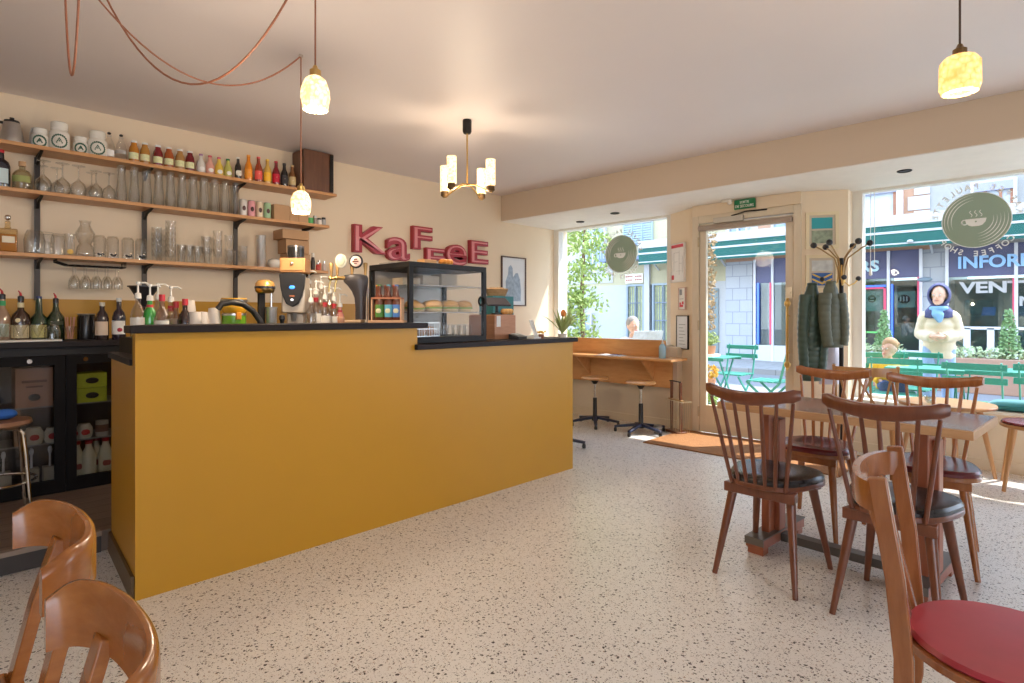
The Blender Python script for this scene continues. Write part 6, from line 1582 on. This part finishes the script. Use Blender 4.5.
# walking woman: local frame faces -Y
t = person_root('woman walking past in a cream padded jacket, navy hood and pale blue scarf', -1.17, 8.55, GZ, R(4))
t.scale = (.93, .95, .955)
b = MB()
b.tube([(0, 0, .84), (0, 0, .93), (0, 0, 1.05), (0, 0, 1.22), (0, .01, 1.34), (0, .01, 1.38)], [.12, .145, .12, .14, .12, .06], 18, (1, .7))
b.tube([(0, .01, 1.34), (0, .0, 1.46)], [.05, .045], 12)
for s_, kn, an, to in ((-1, (-.10, -.12, .47), (-.10, -.10, .09), (-.10, -.24, .03)), (1, (.09, .02, .47), (.09, .22, .14), (.09, .14, .03))):
    b.tube([(s_ * .085, 0, .88), Vector((s_ * .085, 0, .88)).lerp(Vector(kn), .5), kn, Vector(kn).lerp(Vector(an), .4), an], [.085, .078, .052, .052, .036], 14)
    sh = (s_ * .155, .01, 1.31); el = (s_ * .215, .03, 1.07); wr = (s_ * .07, -.20, 1.05)
    b.tube([(s_ * .05, .01, 1.32), sh, el, wr], [.05, .052, .042, .028], 12)
    hand(b, wr, (-s_, -.25, .0), 1, (0, 1, 0))
T = head_parts(b, (0, -.01, 1.555), 1.05, R(-10))
body = b.build('body', skin, t, remesh=.0085)
face_bits(T, 1, t)
m_ = MB()
for s_, kn, an in ((-1, (-.10, -.12, .47), (-.10, -.10, .10)), (1, (.09, .02, .47), (.09, .22, .15))):
    m_.tube([(s_ * .08, 0, .93), Vector((s_ * .085, 0, .88)).lerp(Vector(kn), .5), kn, Vector(kn).lerp(Vector(an), .5), an], [.092, .088, .072, .07, .064], 16)
m_.ball((0, 0, .92), .13, (1, .8, .8))
m_.build('jeans', M('denim_pale', (.25, .36, .55), .8, var=.15, vs=20), t, remesh=.011)
m_ = MB()
for s_, an, to in ((-1, (-.10, -.10, .09), -.24), (1, (.09, .22, .14), .12)):
    z = 0 if s_ < 0 else .02
    m_.tube([(an[0], an[1] + .03, .045 + z), (an[0], an[1] - .06, .042 + z), (an[0], an[1] - .16, .034 + z)], [.042, .045, .032], 12, (1, .75)).tube([(an[0], an[1] + .02, .05 + z), (an[0], an[1] + .02, .14 + z)], .045, 12)
m_.build('shoes', M('shoe_white', (.7, .7, .68), .6), t, remesh=.01)
m_ = MB()
def puff(path, rs, nring, amp=.07):
    P = [Vector(p) for p in path]; out = []; rr_ = []
    for i in range(nring * 6 + 1):
        u = i / (nring * 6) * (len(P) - 1); k = min(int(u), len(P) - 2); f = u - k
        out.append(P[k].lerp(P[k + 1], f)); rr_.append((rs[k] * (1 - f) + rs[k + 1] * f) * (1 + amp * (abs(math.sin(PI * i / 6)) - .5)))
    return out, rr_
p_, r_ = puff([(0, .01, .76), (0, .01, 1.0), (0, .01, 1.2), (0, .01, 1.37)], [.17, .175, .17, .105], 7, .05); m_.tube(p_, r_, 24, (1, .78))
for s_ in (-1, 1):
    p_, r_ = puff([(s_ * .08, .01, 1.32), (s_ * .150, .01, 1.29), (s_ * .200, .02, 1.07), (s_ * .06, -.19, 1.04)], [.070, .074, .072, .058], 9, .06); m_.tube(p_, r_, 18)
m_.build('jacket', M('cream_nylon', (.66, .56, .40), .55, var=.06), t, remesh=.011)
m_ = MB(); m_.tube([(0, .01, .70), (0, .01, .80)], [.165, .165], 20, (1, .8)); m_.build('grey_hem', M('slate_knit', (.28, .30, .42), .9), t, remesh=.011)
# hood: shell around the head with a face opening
m_ = MB(); hc = Vector((0, .015, 1.565)); vs = []; n, mm = 26, 12
for side, rr in ((0, .138), (1, .122)):
    for i in range(mm + 1):
        th = R(56) + (PI - R(56)) * i / mm          # angle from the face direction
        for k in range(n):
            a = 2 * PI * k / n
            vs.append(hc + Vector((math.sin(th) * math.cos(a) * rr * .93, -math.cos(th) * rr * 1.02, math.sin(th) * math.sin(a) * rr * 1.12)))
fs = []; half = (mm + 1) * n
for i in range(mm):
    for k in range(n):
        a, b_, c_, d_ = i * n + k, i * n + (k + 1) % n, (i + 1) * n + (k + 1) % n, (i + 1) * n + k
        fs += [(a, b_, c_, d_), (half + a, half + d_, half + c_, half + b_)]
for k in range(n): fs.append((k, half + k, half + (k + 1) % n, (k + 1) % n))
m_.add(vs, fs); navy = M('navy_cotton', (.06, .065, .16), .8)
m_.build('hood', navy, t, smooth=80)
m_ = MB(); m_.tube([(0, .01, 1.29), (0, .0, 1.36), (0, .01, 1.45)], [.185, .155, .085], 20, (1, .72)); m_.build('hood_collar', navy, t, remesh=.011)
m_ = MB(); m_.ring(.075, .032, (0, -.03, 1.395), 24, 10).tube([(-.02, -.10, 1.38), (0, -.145, 1.32), (.02, -.16, 1.22)], [.04, .058, .02], 14, (1.3, .5)); m_.build('scarf', M('sky_wool', (.20, .38, .60), .9, var=.15, vs=20), t, remesh=.011)
# toddler on the green chair
t = person_root('blond toddler in a yellow jacket sitting among the green chairs', -1.46, 7.42, GZ, R(20))
b = MB()
b.tube([(0, 0, .46), (0, 0, .55), (0, 0, .68), (0, 0, .76)], [.085, .09, .085, .05], 14, (1, .8))
b.tube([(0, 0, .74), (0, -.0, .80)], .032, 10)
for s_ in (-1, 1):
    b.tube([(s_ * .05, 0, .49), (s_ * .06, -.20, .50), (s_ * .06, -.23, .28)], [.05, .045, .032], 12)
    b.tube([(s_ * .06, 0, .72), (s_ * .12, 0, .70), (s_ * .15, -.03, .58), (s_ * .09, -.14, .54)], [.03, .034, .028, .020], 10)
    b.tube([(s_ * .06, -.23, .28), (s_ * .06, -.29, .25)], [.03, .025], 10)
    hand(b, (s_ * .09, -.14, .54), (-s_ * .5, -1, -.1), .55, (0, 0, -1))
T = head_parts(b, (0, -.01, .885), .88, R(-45))
b.build('body', M('skin_pale', (.66, .40, .30), .5, var=.03), t, remesh=.0075)
face_bits(T, .88, t)
m_ = MB(); m_.ball(T(0, .022, .05), .098 * .88, (.93, 1, .98), 18, 12)
for q in range(26):
    a_ = q * 2.4; m_.ball(T(.07 * math.cos(a_) * (q % 3) / 2, .035 + .06 * math.sin(a_), .09 - .0035 * q), .024)
m_.build('hair', M('hair_blond', (.36, .21, .10), .7, var=.3, vs=40), t)
m_ = MB(); m_.tube([(0, 0, .44), (0, 0, .60), (0, 0, .72), (0, 0, .775)], [.125, .13, .12, .07], 18, (1, .85))
for s_ in (-1, 1): m_.tube([(s_ * .06, 0, .72), (s_ * .13, 0, .70), (s_ * .16, -.03, .58), (s_ * .11, -.12, .545)], [.055, .06, .055, .042], 14)
m_.build('jacket', M('yellow_nylon', (.80, .48, .03), .5), t, remesh=.009)
m_ = MB()
for s_ in (-1, 1): m_.tube([(s_ * .05, 0, .49), (s_ * .065, -.20, .50), (s_ * .065, -.235, .30)], [.07, .062, .05], 14)
m_.build('trousers', M('navy_trousers', (.06, .09, .2), .8), t, remesh=.009)
bistro_chair('green folding chair carrying the toddler in the yellow jacket', -1.46, 7.40, R(200))
# seated reader outside the left window
t = person_root('grey-haired person sitting outside the left window reading a blue newspaper', -4.42, 6.95, GZ, R(60))
b = MB()
b.tube([(0, 0, .46), (0, 0, .60), (0, -.01, .82), (0, 0, .94)], [.14, .13, .15, .08], 16, (1, .7)); b.tube([(0, 0, .92), (0, -.02, 1.0)], .045, 12)
for s_ in (-1, 1):
    b.tube([(s_ * .09, 0, .50), (s_ * .10, -.40, .52), (s_ * .10, -.42, .09)], [.085, .065, .042], 14)
    b.tube([(s_ * .10, -.42, .07), (s_ * .10, -.54, .04)], [.04, .032], 10)
    b.tube([(s_ * .06, 0, .90), (s_ * .17, 0, .88), (s_ * .21, -.06, .64), (s_ * .13, -.30, .80)], [.05, .052, .042, .027], 12)
    hand(b, (s_ * .13, -.30, .80), (-s_ * .35, -1, .35), 1, (-s_, 0, 0))
T = head_parts(b, (0, -.04, 1.10), 1, 0)
b.build('body', skin, t, remesh=.0085)
face_bits(T, 1, t)
m_ = MB(); m_.ball(T(0, .03, .04), .104, (.86, 1, 1.02), 18, 12); m_.build('hair', M('hair_grey', (.32, .29, .27), .8, var=.3, vs=40), t)
m_ = MB(); m_.tube([(0, 0, .46), (0, 0, .62), (0, -.01, .82), (0, 0, .94)], [.17, .165, .18, .11], 18, (1, .75))
for s_ in (-1, 1): m_.tube([(s_ * .07, 0, .90), (s_ * .18, 0, .88), (s_ * .22, -.06, .64), (s_ * .14, -.27, .78)], [.07, .072, .06, .042], 14)
m_.build('shirt', M('shirt_white', (.75, .75, .78), .8), t, remesh=.011)
m_ = MB()
for s_ in (-1, 1): m_.tube([(s_ * .09, 0, .50), (s_ * .10, -.40, .52), (s_ * .10, -.42, .12)], [.105, .085, .06], 14)
m_.build('trousers', M('trousers_grey', (.3, .3, .33), .8), t, remesh=.011)
c_, s_ = math.cos(R(60)), math.sin(R(60))
nx_, ny_ = 0, -.40
t = thing('newspaper', 'blue and white newspaper held up by the seated reader', 'newspaper', (-4.42 + nx_ * c_ - ny_ * s_, 6.95 + nx_ * s_ + ny_ * c_, GZ + .86), R(60))
m_ = MB(); m_.obox((-.11, 0, .06), (.22, .006, .28), (R(25), 0, R(8))).obox((.11, 0, .06), (.22, .006, .28), (R(25), 0, R(-8))); m_.build('pages', M('newsprint', (.62, .66, .70), .7, var=.25, vs=20), t)
m_ = MB(); m_.obox((-.11, -.005, .10), (.18, .004, .14), (R(25), 0, R(8))).obox((.11, -.005, .10), (.18, .004, .14), (R(25), 0, R(-8))); m_.build('blue_print', M('news_blue', (.15, .30, .45), .6), t)
bistro_chair('green folding chair carrying the newspaper reader outside the left window', -4.42, 6.95, R(240))

# ---------------- coffee cup stickers on the windows
sage = M('sticker_sage', (.30, .40, .31), .5, var=.04); stw = M('sticker_white', (.85, .87, .85), .5)
def sticker(label, x, y, z, r):
    t = thing('window_sticker', label, 'sticker', (x, y, z), group='coffee cup stickers')
    MB().tube([(0, -.002, 0), (0, .001, 0)], r, 64).build('disc', sage, t)
    rg = MB()
    def arc(rad, a0, a1, w):
        p = [(rad * math.cos(a0 + (a1 - a0) * i / 24), rad * math.sin(a0 + (a1 - a0) * i / 24)) for i in range(25)]
        for i in range(24):
            w0 = w * math.sin(PI * i / 24) + .0004; w1 = w * math.sin(PI * (i + 1) / 24) + .0004
            (x0, z0), (x1, z1) = p[i], p[i + 1]
            k0 = (rad - w0) / rad; k1 = (rad - w1) / rad
            rg.add([(x0, -.0035, z0), (x1, -.0035, z1), (x1 * k1, -.0035, z1 * k1), (x0 * k0, -.0035, z0 * k0), (x0, -.002, z0), (x1, -.002, z1), (x1 * k1, -.002, z1 * k1), (x0 * k0, -.002, z0 * k0)],
                   [(0, 1, 2, 3), (7, 6, 5, 4), (0, 4, 5, 1), (2, 6, 7, 3)])
    rg.ring(r * .985, r * .014, (0, -.002, 0), 64, 6, ax='y')
    for q in (.92, .82, .72): arc(r * q, R(95), R(205), r * .028)
    for q in (.90, .80, .70, .60, .50): arc(r * q, R(-85), R(15), r * .026)
    rg.build('white_rings', stw, t, smooth=0)
    cu = MB()
    cup = [(-.30, .05), (.30, .05), (.27, -.08), (.18, -.19), (.08, -.22), (-.12, -.22), (-.22, -.17), (-.29, -.06)]
    cu.prism([(a * r, b * r) for a, b in cup], -.0045, -.002, 'y')
    cu.ring(r * .085, r * .022, (-.32 * r, -.003, -.06 * r), 20, 6, ax='y')
    for sx in (-.14, 0, .14): cu.tube([((sx + .035 * math.sin(u * 6.3)) * r, -.003, (.12 + u * .22) * r) for u in [i / 10 for i in range(11)]], r * .013, 6)
    cu.build('coffee_cup', stw, t, smooth=0)
    MB().tube([(0, -.0055, -.06 * r), (0, -.0045, -.06 * r)], r * .03, 12).build('cup_mark', sage, t)
    # wording, meant to be read from the street: mirrored from inside
    tx = MB()
    def arcword(wd, a_mid, step, rad, flip, hh):
        n = len(wd)
        for i, ch in enumerate(wd):
            if ch == ' ': continue
            vs, fs = text_verts(ch, .5, .02)
            x0 = min(v.x for v in vs); x1 = max(v.x for v in vs); sc2 = hh / .72
            a = a_mid + (i - (n - 1) / 2) * step * (1 if not flip else -1)
            # outside view: x_out = -x ; place glyph tangentially
            ang = a  # angle measured from straight up/down, clockwise seen from outside
            out = []
            for v in vs:
                gx = (v.x - (x0 + x1) / 2) * sc2; gy = v.y * sc2
                if not flip: rr_ = rad + gy; th = ang; px_ = rr_ * math.sin(th) + gx * math.cos(th); pz_ = rr_ * math.cos(th) - gx * math.sin(th)
                else: rr_ = rad + hh - gy; th = ang; px_ = rr_ * math.sin(th) + gx * math.cos(th); pz_ = -rr_ * math.cos(th) + gx * math.sin(th)
                out.append((-px_, (v.z - .0) * .003, pz_))
            tx.add(out, fs)
    arcword('KAFFEE PAULETTE', 0, R(11.5), r * 1.12, False, r * .20)
    # bottom word runs left to right for the outside reader
    n_ = 'COFFEE SHOP'
    for i, ch in enumerate(n_):
        if ch == ' ': continue
        vs, fs = text_verts(ch, .5, .02); x0 = min(v.x for v in vs); x1 = max(v.x for v in vs); hh = r * .20; sc2 = hh / .72
        th = (i - (len(n_) - 1) / 2) * R(10.5); rad = r * 1.10; out = []
        for v in vs:
            gx = (v.x - (x0 + x1) / 2) * sc2; gy = v.y * sc2; rr_ = rad + hh - gy
            px_ = rr_ * math.sin(th) + gx * math.cos(th); pz_ = -rr_ * math.cos(th) + gx * math.sin(th)
            out.append((-px_, v.z * .003, pz_))
        tx.add(out, fs)
    tx.build('lettering', stw, t, smooth=0)
    return t
sticker('round sage green coffee cup sticker on the left window above the plywood ledge', -3.915, 5.912, 1.94, .225)
sticker('round sage green coffee cup sticker on the large window above the dining table', -.575, 5.972, 1.972, .225)
# blind cord
t = thing('blind_cord', 'thin white blind cords with a small pull hanging at the large window frame', 'cord', (-1.30, 5.90, 0))
MB().cyl((0, 0, 1.62), (0, 0, 2.33), .0025, n=6).cyl((.03, 0, 1.62), (.03, 0, 2.33), .0025, n=6).build('cords', trimw, t)
MB().lathe([(.001, 1.55), (.014, 1.56), (.008, 1.62), (.001, 1.63)], 10, (.0, 0, 0)).build('pull', trimw, t)

# ================================================================== LIGHT
w = bpy.data.worlds.new('sky'); sc.world = w; w.use_nodes = True
nt = w.node_tree; bg = nt.nodes['Background']
tc = nt.nodes.new('ShaderNodeTexCoord'); sp = nt.nodes.new('ShaderNodeSeparateXYZ'); nt.links.new(tc.outputs['Generated'], sp.inputs[0])
cr = nt.nodes.new('ShaderNodeValToRGB'); nt.links.new(sp.outputs['Z'], cr.inputs[0])
cr.color_ramp.elements[0].position = 0.0; cr.color_ramp.elements[0].color = (.80, .88, 1.0, 1)
cr.color_ramp.elements[1].position = .8; cr.color_ramp.elements[1].color = (.45, .66, 1.0, 1)
nt.links.new(cr.outputs[0], bg.inputs[0])
bg.inputs[1].default_value = SKY = 5.0
sn = bpy.data.lights.new('sun', 'SUN'); sn.energy = 9.0; sn.angle = R(.6); sn.color = (1, .95, .86)
so = bpy.data.objects.new('sun', sn); col.objects.link(so)
dv = Vector((-.45, -.62, -1.15)).normalized()
so.rotation_euler = dv.to_track_quat('-Z', 'Y').to_euler()
sc.view_settings.exposure = 0.12
sc.cycles.max_bounces = 8; sc.cycles.transparent_max_bounces = 24
sc.cycles.diffuse_bounces = 5; sc.cycles.glossy_bounces = 3
sc.cycles.sample_clamp_indirect = 6
sc.cycles.caustics_reflective = False; sc.cycles.caustics_refractive = False
sc.cycles.use_denoising = True
bpy.context.view_layer.update()
